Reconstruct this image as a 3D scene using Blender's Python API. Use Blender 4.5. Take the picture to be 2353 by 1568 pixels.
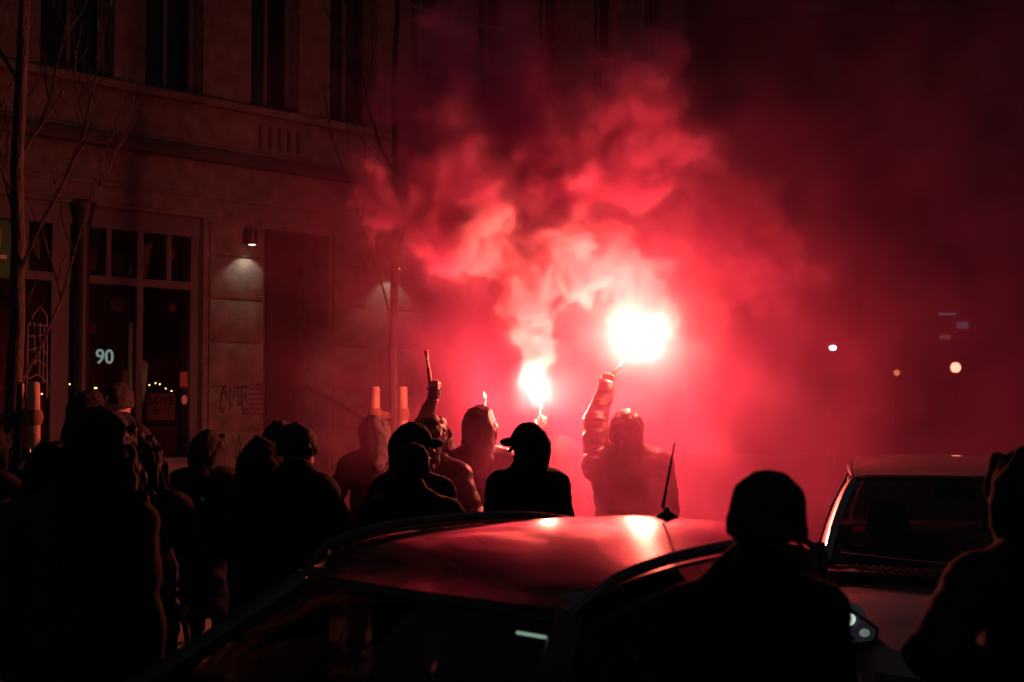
import bpy, bmesh, math, random
import numpy as np
from mathutils import Vector, Matrix

random.seed(7)
scene = bpy.context.scene
C = scene.collection
for o in list(bpy.data.objects):
    bpy.data.objects.remove(o)

# ------------------------------------------------------------------ camera, sky, exposure
F = 3268.0            # focal length in pixels of the 2353 px wide view used for measuring
CAMZ = 1.9
HZ = 925.0            # horizon row
cam_d = bpy.data.cameras.new('camera')
cam = bpy.data.objects.new('camera', cam_d)
C.objects.link(cam)
cam.location = (0, 0, CAMZ)
cam.rotation_euler = (math.radians(90) + math.atan((HZ - 784) / F), 0, 0)
cam_d.lens = 50
cam_d.sensor_width = 36
cam_d.clip_end = 600
cam_d.dof.use_dof = True
cam_d.dof.focus_distance = 8.6
cam_d.dof.aperture_fstop = 3.0
cam_d.dof.aperture_blades = 9
scene.camera = cam

world = bpy.data.worlds.new('World')
scene.world = world
world.use_nodes = True
wn = world.node_tree
sky_n = wn.nodes.new('ShaderNodeTexSky')
sky_n.sky_type = 'NISHITA'
sky_n.sun_disc = False
sky_n.sun_elevation = math.radians(-3)
sky_n.sun_rotation = math.radians(200)
bg = wn.nodes['Background']
tint = wn.nodes.new('ShaderNodeVectorMath')          # city glow warms the night sky
tint.operation = 'MULTIPLY'
tint.inputs[1].default_value = (1.0, .78, .74)
wn.links.new(sky_n.outputs[0], tint.inputs[0])
wn.links.new(tint.outputs[0], bg.inputs[0])
bg.inputs[1].default_value = 0.38

scene.view_settings.view_transform = 'Standard'
scene.view_settings.look = 'None'
scene.view_settings.exposure = 0
scene.view_settings.gamma = 1
scene.view_settings.use_curve_mapping = False
cy = scene.cycles
cy.use_denoising = True
cy.max_bounces = 6
cy.diffuse_bounces = 2
cy.glossy_bounces = 3
cy.transmission_bounces = 6
cy.transparent_max_bounces = 12
cy.volume_bounces = 3
cy.volume_step_rate = 3
cy.volume_max_steps = 256
cy.caustics_reflective = False
cy.caustics_refractive = False
cy.sample_clamp_indirect = 6
cy.use_adaptive_sampling = True
cy.adaptive_threshold = 0.02

# ------------------------------------------------------------------ helpers
def P(px, py, d):
    """a point at depth d (metres from the lens) seen at that place of the photograph"""
    return Vector(((px - 1176.5) / F * d, d, CAMZ - (py - HZ) / F * d))


def mat(name, col, rough=0.6, metal=0.0, spec=0.5, bump=0.0, bscale=40.0, coat=0.0, vary=0.0, sheen=0.0, stretch=(1, 1, 1)):
    m = bpy.data.materials.new(name)
    m.use_nodes = True
    nt = m.node_tree
    b = nt.nodes['Principled BSDF']
    b.inputs['Base Color'].default_value = (*col, 1)
    b.inputs['Roughness'].default_value = rough
    b.inputs['Metallic'].default_value = metal
    b.inputs['Specular IOR Level'].default_value = spec
    b.inputs['Coat Weight'].default_value = coat
    b.inputs['Coat Roughness'].default_value = 0.04
    b.inputs['Sheen Weight'].default_value = sheen
    if bump or vary:
        tc = nt.nodes.new('ShaderNodeTexCoord')
        mp = nt.nodes.new('ShaderNodeMapping')
        mp.inputs['Scale'].default_value = stretch
        nt.links.new(tc.outputs['Object'], mp.inputs[0])
        n = nt.nodes.new('ShaderNodeTexNoise')
        n.inputs['Scale'].default_value = bscale
        n.inputs['Detail'].default_value = 5
        nt.links.new(mp.outputs[0], n.inputs['Vector'])
        if bump:
            bp = nt.nodes.new('ShaderNodeBump')
            bp.inputs['Strength'].default_value = bump
            bp.inputs['Distance'].default_value = 0.02
            nt.links.new(n.outputs['Fac'], bp.inputs['Height'])
            nt.links.new(bp.outputs[0], b.inputs['Normal'])
        if vary:
            r = nt.nodes.new('ShaderNodeMapRange')
            r.inputs['From Min'].default_value = 0.3
            r.inputs['From Max'].default_value = 0.7
            r.inputs['To Min'].default_value = 1 - vary
            r.inputs['To Max'].default_value = 1 + vary
            n2 = nt.nodes.new('ShaderNodeTexNoise')
            n2.inputs['Scale'].default_value = bscale * 0.11
            n2.inputs['Detail'].default_value = 6
            nt.links.new(tc.outputs['Object'], n2.inputs['Vector'])
            nt.links.new(n2.outputs['Fac'], r.inputs['Value'])
            mx = nt.nodes.new('ShaderNodeVectorMath')
            mx.operation = 'SCALE'
            mx.inputs[0].default_value = col
            nt.links.new(r.outputs[0], mx.inputs['Scale'])
            nt.links.new(mx.outputs[0], b.inputs['Base Color'])
    return m


def emit(name, col, strength):
    m = bpy.data.materials.new(name)
    m.use_nodes = True
    nt = m.node_tree
    for n in list(nt.nodes):
        if n.type == 'BSDF_PRINCIPLED':
            nt.nodes.remove(n)
    e = nt.nodes.new('ShaderNodeEmission')
    e.inputs[0].default_value = (*col, 1)
    e.inputs[1].default_value = strength
    nt.links.new(e.outputs[0], nt.nodes['Material Output'].inputs['Surface'])
    return m


def glass(name, col=(1, 1, 1), rough=0.0, tint=0.75):
    """thin pane: mirror reflection by Fresnel over a tinted see-through sheet"""
    m = bpy.data.materials.new(name)
    m.use_nodes = True
    nt = m.node_tree
    nt.nodes.remove(nt.nodes['Principled BSDF'])
    t = nt.nodes.new('ShaderNodeBsdfTransparent')
    t.inputs[0].default_value = (tint * col[0], tint * col[1], tint * col[2], 1)
    g = nt.nodes.new('ShaderNodeBsdfGlossy')
    g.inputs['Roughness'].default_value = rough
    lw = nt.nodes.new('ShaderNodeLayerWeight')
    lw.inputs[0].default_value = .5
    pw = nt.nodes.new('ShaderNodeMath')
    pw.operation = 'POWER'
    pw.inputs[1].default_value = 5
    nt.links.new(lw.outputs['Facing'], pw.inputs[0])
    f = nt.nodes.new('ShaderNodeMath')
    f.operation = 'MULTIPLY_ADD'
    f.inputs[1].default_value = .9
    f.inputs[2].default_value = .04
    nt.links.new(pw.outputs[0], f.inputs[0])
    x = nt.nodes.new('ShaderNodeMixShader')
    nt.links.new(f.outputs[0], x.inputs[0])
    nt.links.new(t.outputs[0], x.inputs[1])
    nt.links.new(g.outputs[0], x.inputs[2])
    nt.links.new(x.outputs[0], nt.nodes['Material Output'].inputs['Surface'])
    return m


def tag(o, label=None, cat=None, group=None, kind=None):
    if label:
        o['label'] = label
    if cat:
        o['category'] = cat
    if group:
        o['group'] = group
    if kind:
        o['kind'] = kind
    return o


def thing(name, label, cat, loc=(0, 0, 0), rz=0.0, group=None):
    o = bpy.data.objects.new(name, None)
    C.objects.link(o)
    o.location = loc
    o.rotation_euler = (0, 0, rz)
    o.empty_display_size = 0.1
    return tag(o, label, cat, group)


class MB:
    """collects shapes and links them as one mesh object"""

    def __init__(self):
        self.v, self.f = [], []

    def add(self, vs, fs):
        b = len(self.v)
        self.v.extend([tuple(p) for p in vs])
        self.f.extend([tuple(b + i for i in q) for q in fs])
        return self

    def box(self, x0, x1, y0, y1, z0, z1, M=None):
        vs = [(x, y, z) for x in (x0, x1) for y in (y0, y1) for z in (z0, z1)]
        if M is not None:
            vs = [M @ Vector(p) for p in vs]
        return self.add(vs, [(0, 1, 3, 2), (4, 6, 7, 5), (0, 4, 5, 1), (2, 3, 7, 6), (0, 2, 6, 4), (1, 5, 7, 3)])

    def tube(self, pts, rad, n=8, cap=True):
        pts = [Vector(p) for p in pts]
        if not hasattr(rad, '__len__'):
            rad = [rad] * len(pts)
        up = None
        vs, fs = [], []
        for i, p in enumerate(pts):
            a = pts[max(i - 1, 0)]
            b = pts[min(i + 1, len(pts) - 1)]
            t = (b - a).normalized()
            if up is None:
                up = t.orthogonal().normalized()
            up = (up - t * up.dot(t)).normalized()
            w = t.cross(up)
            for k in range(n):
                q = 2 * math.pi * k / n
                vs.append(p + (up * math.cos(q) + w * math.sin(q)) * rad[i])
        for i in range(len(pts) - 1):
            for k in range(n):
                k2 = (k + 1) % n
                fs.append((i * n + k, i * n + k2, (i + 1) * n + k2, (i + 1) * n + k))
        if cap:
            fs.append(tuple(range(n))[::-1])
            fs.append(tuple((len(pts) - 1) * n + k for k in range(n)))
        return self.add(vs, fs)

    def ribbon(self, pts, w, t, up=(0, 0, 1)):
        """flat bar of width w (sideways) and thickness t along a path"""
        pts = [Vector(p) for p in pts]
        up = Vector(up)
        vs, fs = [], []
        for i, p in enumerate(pts):
            a = pts[max(i - 1, 0)]
            b = pts[min(i + 1, len(pts) - 1)]
            tg = (b - a).normalized()
            s = tg.cross(up).normalized()
            u = s.cross(tg).normalized()
            for (k, l) in ((-1, -1), (1, -1), (1, 1), (-1, 1)):
                vs.append(p + s * (k * w / 2) + u * (l * t / 2))
        for i in range(len(pts) - 1):
            for k in range(4):
                k2 = (k + 1) % 4
                fs.append((i * 4 + k, i * 4 + k2, i * 4 + 4 + k2, i * 4 + 4 + k))
        fs.append((3, 2, 1, 0))
        e = (len(pts) - 1) * 4
        fs.append((e, e + 1, e + 2, e + 3))
        return self.add(vs, fs)

    def lathe(self, prof, n=20, M=None):
        """profile [(r, z)] turned about z"""
        vs, fs = [], []
        for (r, z) in prof:
            for k in range(n):
                q = 2 * math.pi * k / n
                p = Vector((r * math.cos(q), r * math.sin(q), z))
                vs.append(M @ p if M is not None else p)
        for i in range(len(prof) - 1):
            for k in range(n):
                k2 = (k + 1) % n
                fs.append((i * n + k, i * n + k2, i * n + n + k2, i * n + n + k))
        fs.append(tuple(range(n))[::-1])
        fs.append(tuple((len(prof) - 1) * n + k for k in range(n)))
        return self.add(vs, fs)

    def grid(self, rows, thick=0.0, close=False):
        """rows of points as a sheet; thick gives it a back"""
        nr, nc = len(rows), len(rows[0])
        vs = [Vector(p) for r in rows for p in r]
        fs = []
        for i in range(nr - 1):
            for j in range(nc - 1):
                fs.append((i * nc + j, i * nc + j + 1, (i + 1) * nc + j + 1, (i + 1) * nc + j))
        if thick:
            nrm = [Vector((0, 0, 0)) for _ in vs]
            for q in fs:
                k = (vs[q[1]] - vs[q[0]]).cross(vs[q[3]] - vs[q[0]]) + (vs[q[3]] - vs[q[2]]).cross(vs[q[1]] - vs[q[2]])
                for i in q:
                    nrm[i] = nrm[i] + k
            n = len(vs)
            back = [v - (k.normalized() if k.length > 1e-12 else k) * thick for v, k in zip(vs, nrm)]
            fs = fs + [tuple(n + i for i in q[::-1]) for q in fs]
            ring = [j for j in range(nc)] + [i * nc + nc - 1 for i in range(1, nr)] + [(nr - 1) * nc + j for j in range(nc - 2, -1, -1)] + [i * nc for i in range(nr - 2, 0, -1)]
            for a, b in zip(ring, ring[1:] + ring[:1]):
                fs.append((b, a, n + a, n + b))
            vs = vs + back
        return self.add(vs, fs)

    def ball(self, c, r, n=12, m=8):
        c = Vector(c)
        r = r if hasattr(r, '__len__') else (r, r, r)
        prof = [(math.sin(math.pi * (0.02 + 0.96 * i / m)), -math.cos(math.pi * (0.02 + 0.96 * i / m))) for i in range(m + 1)]
        M = Matrix.Translation(c) @ Matrix.Diagonal((*r, 1))
        return self.lathe(prof, n, M)

    def build(self, name, material, parent=None, smooth=True, bevel=0.0, loc=None):
        me = bpy.data.meshes.new(name)
        me.from_pydata(self.v, [], self.f)
        me.validate()
        me.update()
        return link(name, me, material, parent, smooth, bevel, loc)


def link(name, me, material, parent=None, smooth=True, bevel=0.0, loc=None):
    if material is not None and not me.materials:
        me.materials.append(material)
    bm = bmesh.new()
    bm.from_mesh(me)
    bmesh.ops.recalc_face_normals(bm, faces=bm.faces)
    if bevel:
        bmesh.ops.bevel(bm, geom=[e for e in bm.edges if e.is_manifold and e.calc_face_angle(0) > 0.6], offset=bevel, segments=2, affect='EDGES', profile=0.6)
    bm.to_mesh(me)
    bm.free()
    if smooth:
        me.shade_smooth()
        try:
            me.set_sharp_from_angle(angle=math.radians(38))
        except Exception:
            pass
    o = bpy.data.objects.new(name, me)
    C.objects.link(o)
    if parent is not None:
        o.parent = parent
    if loc is not None:
        o.location = loc
    return o


def structure(o):
    o['kind'] = 'structure'
    return o


# ---- periodic noise lattices -------------------------------------------------
rng = np.random.RandomState(11)


def spectral(n, power, lo=1.0, hi=1e9, seed=0):
    r = np.random.RandomState(seed)
    k = np.fft.fftfreq(n) * n
    kx, ky, kz = np.meshgrid(k, k, np.fft.rfftfreq(n) * n, indexing='ij')
    kk = np.sqrt(kx * kx + ky * ky + kz * kz)
    kk[0, 0, 0] = 1
    a = kk ** (-power)
    a[(kk < lo) | (kk > hi)] = 0
    f = np.fft.rfftn(r.standard_normal((n, n, n))) * a
    g = np.fft.irfftn(f, s=(n, n, n))
    return ((g - g.mean()) / g.std()).astype(np.float32)


def sample(lat, p, period):
    """periodic trilinear lookup; lat n,n,n or n,n,n,c; p (...,3)"""
    n = lat.shape[0]
    q = np.asarray(p, dtype=np.float32) * np.float32(n / period)
    i0 = np.floor(q)
    f = q - i0
    i0 = i0.astype(np.int32) % n
    i1 = (i0 + 1) % n
    flat = lat.reshape(n * n * n, -1)
    out = 0
    for dx in (0, 1):
        ix = (i1 if dx else i0)[..., 0]
        wx = f[..., 0] if dx else 1 - f[..., 0]
        for dy in (0, 1):
            iy = (i1 if dy else i0)[..., 1]
            wxy = wx * (f[..., 1] if dy else 1 - f[..., 1])
            for dz in (0, 1):
                iz = (i1 if dz else i0)[..., 2]
                w = wxy * (f[..., 2] if dz else 1 - f[..., 2])
                out = out + flat[(ix * n + iy) * n + iz] * w[..., None]
    return out[..., 0] if lat.ndim == 3 else out


def sstep(a, b, x):
    t = np.clip((x - a) / (b - a), 0, 1)
    return t * t * (3 - 2 * t)

# ------------------------------------------------------------------ street, pavement, buildings
M_asphalt = mat('asphalt', (.045, .045, .047), 0.55, bump=0.35, bscale=160, vary=0.35)
M_pave = mat('pavement_stone', (.16, .15, .14), 0.7, bump=0.4, bscale=90, vary=0.3)
M_kerb = mat('kerb_stone', (.22, .21, .2), 0.75, bump=0.3, bscale=60, vary=0.2)
M_wall = mat('render_wall', (.145, .127, .112), 0.9, bump=0.3, bscale=50, vary=0.32)
M_trim = mat('cornice_metal', (.05, .045, .045), 0.6, bump=0.1, bscale=30)
M_frame = mat('window_frame_paint', (.1, .1, .105), 0.5, bump=0.1, bscale=30, vary=0.1)
M_iron = mat('cast_iron', (.03, .028, .028), 0.5, bump=0.15, bscale=40)
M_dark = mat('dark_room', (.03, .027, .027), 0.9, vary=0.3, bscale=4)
M_door = mat('door_wood', (.06, .045, .04), 0.6, bump=0.2, bscale=30, stretch=(1, 1, .1))
M_glass = glass('window_glass', (.8, .85, .85), 0.0, 0.8)
M_paper = mat('white_paper', (.6, .58, .54), 0.8)
M_yellow = mat('yellow_paper', (.5, .34, .1), 0.8)
M_orange = mat('orange_paper', (.55, .26, .08), 0.8)
M_red = mat('red_paper', (.4, .06, .07), 0.8)
M_blue = mat('blue_paper', (.08, .13, .28), 0.8)
M_green = mat('green_sign_paint', (.03, .17, .035), 0.6)
M_ink = mat('black_ink', (.015, .013, .015), 0.8)
M_violet = mat('violet_ink', (.06, .035, .09), 0.8)
M_black = mat('black_metal', (.02, .02, .022), 0.45)
M_bark = mat('bark', (.03, .025, .022), 0.9, bump=0.9, bscale=45, vary=0.4, stretch=(1, 1, .35))
M_stake = mat('pale_stake_wood', (.3, .2, .15), 0.8, bump=0.5, bscale=40, vary=0.25, stretch=(1, 1, .15))
M_rope = mat('coir_rope', (.17, .1, .06), 0.95, bump=0.9, bscale=110)

B_O = Vector((-3.59, 16.5, 0))
B_RZ = math.atan2(.737, .676)            # along the facade; local +y runs into the house


def bw(s, y, z):
    """facade coordinates (along, inwards, up) to the world"""
    return Vector((B_O.x + .676 * s - .737 * y, B_O.y + .737 * s + .676 * y, z))


g = MB()
g.add([(-150, -60, 0), (150, -60, 0), (150, 240, 0), (-150, 240, 0)], [(0, 1, 2, 3)])
structure(g.build('street', M_asphalt, smooth=False))
PV = .12                                   # pavement height
g = MB()
a, b = -14, 60
vs = [bw(a, -5.5, PV), bw(b, -5.5, PV), bw(b, .2, PV), bw(a, .2, PV)]
g.add(vs + [v - Vector((0, 0, PV + .05)) for v in vs], [(0, 1, 2, 3), (0, 4, 5, 1), (1, 5, 6, 2), (2, 6, 7, 3), (3, 7, 4, 0)])
pave = structure(g.build('pavement', M_pave, smooth=False))
kerb_me = None
s = -10.0
while s < 30:
    if kerb_me is None:
        k = MB()
        k.box(0, .985, -.15, 0, -.04, PV + .004)
        o = k.build('kerb_stone', M_kerb, pave, bevel=.012)
        kerb_me = o.data
    else:
        o = bpy.data.objects.new('kerb_stone', kerb_me)
        C.objects.link(o)
        o.parent = pave
    o.location = bw(s, -5.5, 0)
    o.rotation_euler.z = B_RZ
    s += 1.0

# ---- the corner house on the shopping side
house = thing('corner_house', 'plastered corner house with a shop window, wall lamps and a dark ledge above', 'building', B_O, B_RZ)
ZT = 10.5
openings = [(-2.62, 0.0, 1.2, 4.05), (.88, 1.9, PV, 4.0)]
up_w = [(-.81, -.03), (.66, 1.4), (1.89, 2.7), (-2.1, -1.21), (-3.5, -2.7), (3.3, 4.05), (4.6, 5.35), (5.9, 6.6), (7.2, 7.9), (8.5, 9.2)]
for (x0, x1) in up_w:
    openings.append((x0, x1, 5.46, 8.6))
openings += [(4.4, 6.2, 1.0, 3.9), (7.2, 9.0, 1.0, 3.9)]
ss = sorted({-9.0, 9.6} | {o[0] for o in openings} | {o[1] for o in openings})
w = MB()
for x0, x1 in zip(ss[:-1], ss[1:]):
    mid = (x0 + x1) / 2
    cuts = sorted((o[2], o[3]) for o in openings if o[0] <= mid <= o[1])
    z = 0.0
    for (c0, c1) in cuts:
        if c0 > z:
            w.box(x0, x1, 0, .42, z, c0)
        z = c1
    w.box(x0, x1, 0, .42, z, ZT)
w.build('wall', M_wall, house, smooth=False)
# rusticated pier beside the lamp and its raised bands
for (x0, x1) in ((.07, .84), (1.95, 2.5), (3.0, 3.6)):
    z = PV
    pier_z = [PV, .55, 1.05, 1.56, 2.08, 2.6, 3.11, 3.62, 4.03]
    for z0, z1 in zip(pier_z[:-1], pier_z[1:]):
        q = MB()
        q.box(x0, x1, -.035, .0, z0 + .012, z1 - .012)
        q.build('stone_course', M_wall, house, bevel=.008)
for (z0, z1, dep, m, nm) in ((4.7, 4.84, .16, M_trim, 'ledge'), (4.84, 4.9, .07, M_wall, 'moulding'), (4.28, 4.33, .03, M_wall, 'moulding'), (4.1, 4.14, .025, M_wall, 'moulding'),
                             (5.36, 5.45, .11, M_wall, 'sill_course'), (8.8, 8.95, .12, M_wall, 'moulding'), (10.2, 10.5, .35, M_wall, 'eaves')):
    q = MB()
    q.box(-9, 9.6, -dep, 0, z0, z1)
    q.build(nm, m, house, bevel=.01)
for i in range(5):
    q = MB()
    q.box(.78 + i * .145, .82 + i * .145, -.02, 0, 4.98, 5.25)
    q.box(.775 + i * .145, .825 + i * .145, -.018, 0, 4.94, 4.955)
    q.build('relief_bar', M_trim, house)
# upper windows
for (x0, x1) in up_w:
    f = MB()
    e = .06
    f.box(x0, x0 + e, .2, .27, 5.46, 8.6)
    f.box(x1 - e, x1, .2, .27, 5.46, 8.6)
    f.box(x0 + e, x1 - e, .2, .27, 5.46, 5.46 + e)
    f.box(x0 + e, x1 - e, .2, .27, 8.6 - e, 8.6)
    f.box((x0 + x1) / 2 - .025, (x0 + x1) / 2 + .025, .2, .27, 5.46 + e, 8.6 - e)
    f.box(x0 + e, (x0 + x1) / 2 - .025, .205, .265, 7.3, 7.35)
    f.box((x0 + x1) / 2 + .025, x1 - e, .205, .265, 7.3, 7.35)
    wo = f.build('window', M_frame, house, smooth=False)
    for (p0, p1) in ((x0 + e, (x0 + x1) / 2 - .025), ((x0 + x1) / 2 + .025, x1 - e)):
        for (z0, z1) in ((5.46 + e, 7.3), (7.35, 8.6 - e)):
            q = MB()
            q.box(p0, p1, .232, .238, z0, z1)
            q.build('pane', M_glass, wo, smooth=False)
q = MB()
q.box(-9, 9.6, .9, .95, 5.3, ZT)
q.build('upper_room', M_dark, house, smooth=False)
for (x0, x1) in ((4.4, 6.2), (7.2, 9.0)):
    f = MB()
    f.box(x0, x1, .2, .26, 1.0, 1.08)
    f.box(x0, x1, .2, .26, 3.82, 3.9)
    f.box(x0, x0 + .08, .2, .26, 1.08, 3.82)
    f.box(x1 - .08, x1, .2, .26, 1.08, 3.82)
    wo = f.build('window', M_frame, house, smooth=False)
    q = MB()
    q.box(x0 + .08, x1 - .08, .228, .234, 1.08, 3.82)
    q.build('pane', M_glass, wo, smooth=False)

# shop window: frame, mullions, panes
f = MB()
WY0, WY1 = .1, .18
zt, zb, rail = 4.05, 1.2, 3.25
f.box(-2.62, 0, WY0 - .02, WY1, 3.82, zt)             # head
f.box(-2.62, 0, WY0 - .06, WY1 + .1, zb, zb + .07)    # sill
f.box(-.1, 0, WY0, WY1, zb + .07, 3.82)
f.box(-1.87, -1.66, WY0, WY1, zb + .07, 3.82)         # wide post by the column
f.box(-.82, -.74, WY0, WY1, zb + .07, 3.82)
f.box(-2.62, -2.54, WY0, WY1, zb + .07, 3.82)
for (x0, x1) in ((-2.54, -1.87), (-1.66, -.82), (-.74, -.1)):
    f.box(x0, x1, WY0 + .003, WY1 - .003, rail - .045, rail + .045)
for x in (-1.18, -.4, -2.17):
    f.box(x - .03, x + .03, WY0 + .005, WY1 - .005, rail + .045, 3.82)
shopw = f.build('shop_window', M_frame, house, smooth=False)
for (x0, x1, z0, z1) in ((-2.54, -2.2, 3.295, 3.82), (-2.14, -1.87, 3.295, 3.82), (-1.66, -1.21, 3.295, 3.82), (-1.15, -.82, 3.295, 3.82), (-.74, -.43, 3.295, 3.82), (-.37, -.1, 3.295, 3.82),
                         (-2.54, -1.87, 1.27, 3.205), (-1.66, -.82, 1.27, 3.205), (-.74, -.1, 1.27, 3.205)):
    q = MB()
    q.box(x0, x1, .137, .143, z0, z1)
    q.build('pane', M_glass, shopw, smooth=False)
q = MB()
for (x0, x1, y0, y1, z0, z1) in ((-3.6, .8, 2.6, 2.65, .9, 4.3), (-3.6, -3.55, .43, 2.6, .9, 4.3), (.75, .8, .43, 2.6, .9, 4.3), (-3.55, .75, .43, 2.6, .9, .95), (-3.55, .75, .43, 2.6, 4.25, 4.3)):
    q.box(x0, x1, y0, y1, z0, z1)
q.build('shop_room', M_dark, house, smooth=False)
q = MB()
q.lathe([(.1, PV), (.1, .5), (.075, .55), (.07, 3.75), (.085, 3.78), (.085, 3.82), (.075, 3.84), (.115, 4.0), (.13, 4.02), (.13, 4.06)], 18, Matrix.Translation((-1.57, -.02, 0)))
q.build('column', M_iron, house)
# door in its recess, steps and handrail
q = MB()
q.box(.88, 1.9, .66, .72, PV, 4.0)
for (z0, z1) in ((.4, 1.2), (1.35, 2.3), (2.55, 3.3)):
    q.box(.98, 1.36, .64, .66, z0, z1)
    q.box(1.42, 1.8, .64, .66, z0, z1)
q.build('door', M_door, house, smooth=False)
q = MB()
q.box(.83, .88, .42, .72, PV, 4.0)
q.box(1.9, 1.95, .42, .72, PV, 4.0)
q.box(.83, 1.95, .42, .72, 4.0, 4.05)
q.build('door_reveal', M_wall, house, smooth=False)
q = MB()
q.tube([(1.42, -.12, 2.12), (1.95, -.12, 1.9), (2.6, -.14, 1.55), (2.72, -.14, 1.5)], .022, 8)
for (x, z) in ((1.5, 2.08), (2.5, 1.6)):
    q.tube([(x, -.12, z), (x, 0, z - .03)], .012, 6)
q.build('handrail', M_iron, house)
q = MB()
q.box(1.08, 1.13, .6, .638, 2.28, 2.4)
o = q.build('door_lamp', M_black, house)
q = MB()
q.box(1.085, 1.125, .59, .6, 2.3, 2.38)
q.build('lens', emit('red_indicator', (1, .06, .05), 5), o)


def text_mesh(body, size, extrude=.004):
    cu = bpy.data.curves.new('lettering', 'FONT')
    cu.body = body
    cu.size = size
    cu.align_x = 'CENTER'
    cu.align_y = 'CENTER'
    cu.extrude = extrude
    cu.resolution_u = 3
    t = bpy.data.objects.new('lettering', cu)
    C.objects.link(t)
    bpy.context.view_layer.update()
    me = bpy.data.meshes.new_from_object(t.evaluated_get(bpy.context.evaluated_depsgraph_get()))
    bpy.data.objects.remove(t)
    bpy.data.curves.remove(cu)
    return me


def facade_text(name, body, size, s, y, z, material, parent, bold=0.0):
    me = text_mesh(body, size)
    o = link(name, me, None, parent, smooth=False)
    me.materials.clear()
    me.materials.append(material)
    o.location = (s, y, z)
    o.rotation_euler = (math.radians(90), 0, 0)
    return o


# graffiti tag, list of lines on the pier (flat paint on the wall)
def strokes(name, lines, rad, s0, z0, sc, y, material, parent):
    q = MB()
    for ln in lines:
        pts = [(s0 + sc * p[0], y, z0 + sc * p[1]) for p in ln]
        q.ribbon(pts, .004, rad * 2, up=(0, 1, 0)) if False else q.tube(pts, rad, 6)
    for i, v in enumerate(q.v):
        q.v[i] = (v[0], y + (v[1] - y) * .25, v[2])
    return q.build(name, material, parent)


tagl = [[(0, .1), (.05, .5), (.25, .9), (.3, .55), (.28, .2)], [(.02, .5), (.32, .55)], [(-.02, 0), (0, -.35), (.15, -.4), (.2, -.1)], [(.45, .1), (.5, .8), (.75, .2), (.8, .75)], [(.5, -.3), (.55, .1), (.7, -.1)],
        [(.95, .7), (1.0, -.1), (1.2, .2)], [(.85, .75), (1.5, .8)], [(1.15, .8), (1.2, -.2), (1.3, -.45), (1.55, -.4), (1.5, -.2), (1.3, -.25)], [(1.35, .5), (1.4, .1)]]
strokes('graffiti', tagl, .012, .23, 1.88, .26, -.037, M_ink, house)
strokes('graffiti', [[(0, .6), (.3, 0), (.5, .9)], [(.25, .1), (.3, -.6), (.1, -.4)], [(.5, .9), (.6, .2), (.45, -.5)]], .008, .4, 1.35, .2, -.037, M_ink, house)
for i in range(7):
    rr = random.Random(i)
    q = MB()
    x = .66
    while x < .83:
        wd = .012 + rr.random() * .03
        q.box(x, min(x + wd, .84), -.0375, -.036, 2.1 - i * .058, 2.125 - i * .058)
        x += wd + .008
    q.build('printed_line', M_violet, house)

# things shown in the shop window
def decor(name, label, cat, pts, material, y=.24, thick=.006, group=None):
    q = MB()
    n = len(pts)
    q.add([(p[0], y, p[1]) for p in pts] + [(p[0], y + thick, p[1]) for p in pts],
          [tuple(range(n)), tuple(range(2 * n - 1, n - 1, -1))] + [(i, n + i, n + (i + 1) % n, (i + 1) % n) for i in range(n)])
    o = q.build(name, material, None, smooth=False)
    o.location = B_O
    o.rotation_euler.z = B_RZ
    return tag(o, label, cat, group)


PEN = 'paper shapes hanging in the shop window'
decor('paper_pennant', 'ochre paper triangle standing point up beside the shop window post', 'pennant', [(-.86, 3.33), (-.6, 3.33), (-.73, 3.68)], M_yellow, group=PEN)
decor('paper_pennant', 'ochre paper triangle hanging point down in the shop window', 'pennant', [(-.72, 3.68), (-.5, 3.74), (-.58, 3.36)], M_yellow, y=.29, group=PEN)
decor('paper_pennant', 'small yellow paper triangle near the wide window post', 'pennant', [(-2.05, 3.6), (-1.93, 3.68), (-1.94, 3.42)], M_yellow, group=PEN)
decor('paper_pennant', 'dull red paper triangle next to the iron column', 'pennant', [(-1.52, 3.36), (-1.3, 3.36), (-1.4, 3.66)], M_red, group=PEN)
decor('paper_pennant', 'narrow red paper strip behind the thin window bar', 'pennant', [(-1.3, 3.38), (-1.22, 3.38), (-1.2, 3.6), (-1.28, 3.62)], M_red, y=.31, group=PEN)
decor('paper_pennant', 'dark blue paper sheet hanging in the upper shop window', 'pennant', [(-1.14, 3.3), (-.9, 3.3), (-.9, 3.58), (-1.14, 3.58)], M_blue, group=PEN)
decor('paper_pennant', 'dark red paper disc in the last upper pane', 'pennant', [(-.3 + .08 * math.cos(k * .524), 3.62 + .09 * math.sin(k * .524)) for k in range(12)], M_red, group=PEN)
decor('paper_pennant', 'grey paper strip below the dark red paper disc', 'pennant', [(-.33, 3.3), (-.24, 3.3), (-.25, 3.52), (-.32, 3.52)], M_frame, y=.27, group=PEN)


def flower(c, r, material, label):
    n = 22
    decor('paper_flower', label, 'paper flower', [(c[0] + (r if k % 2 else r * .72) * math.cos(k * 2 * math.pi / n), c[1] + (r if k % 2 else r * .72) * math.sin(k * 2 * math.pi / n)) for k in range(n)],
          material, y=.22, group='paper flowers in the shop window')


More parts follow.
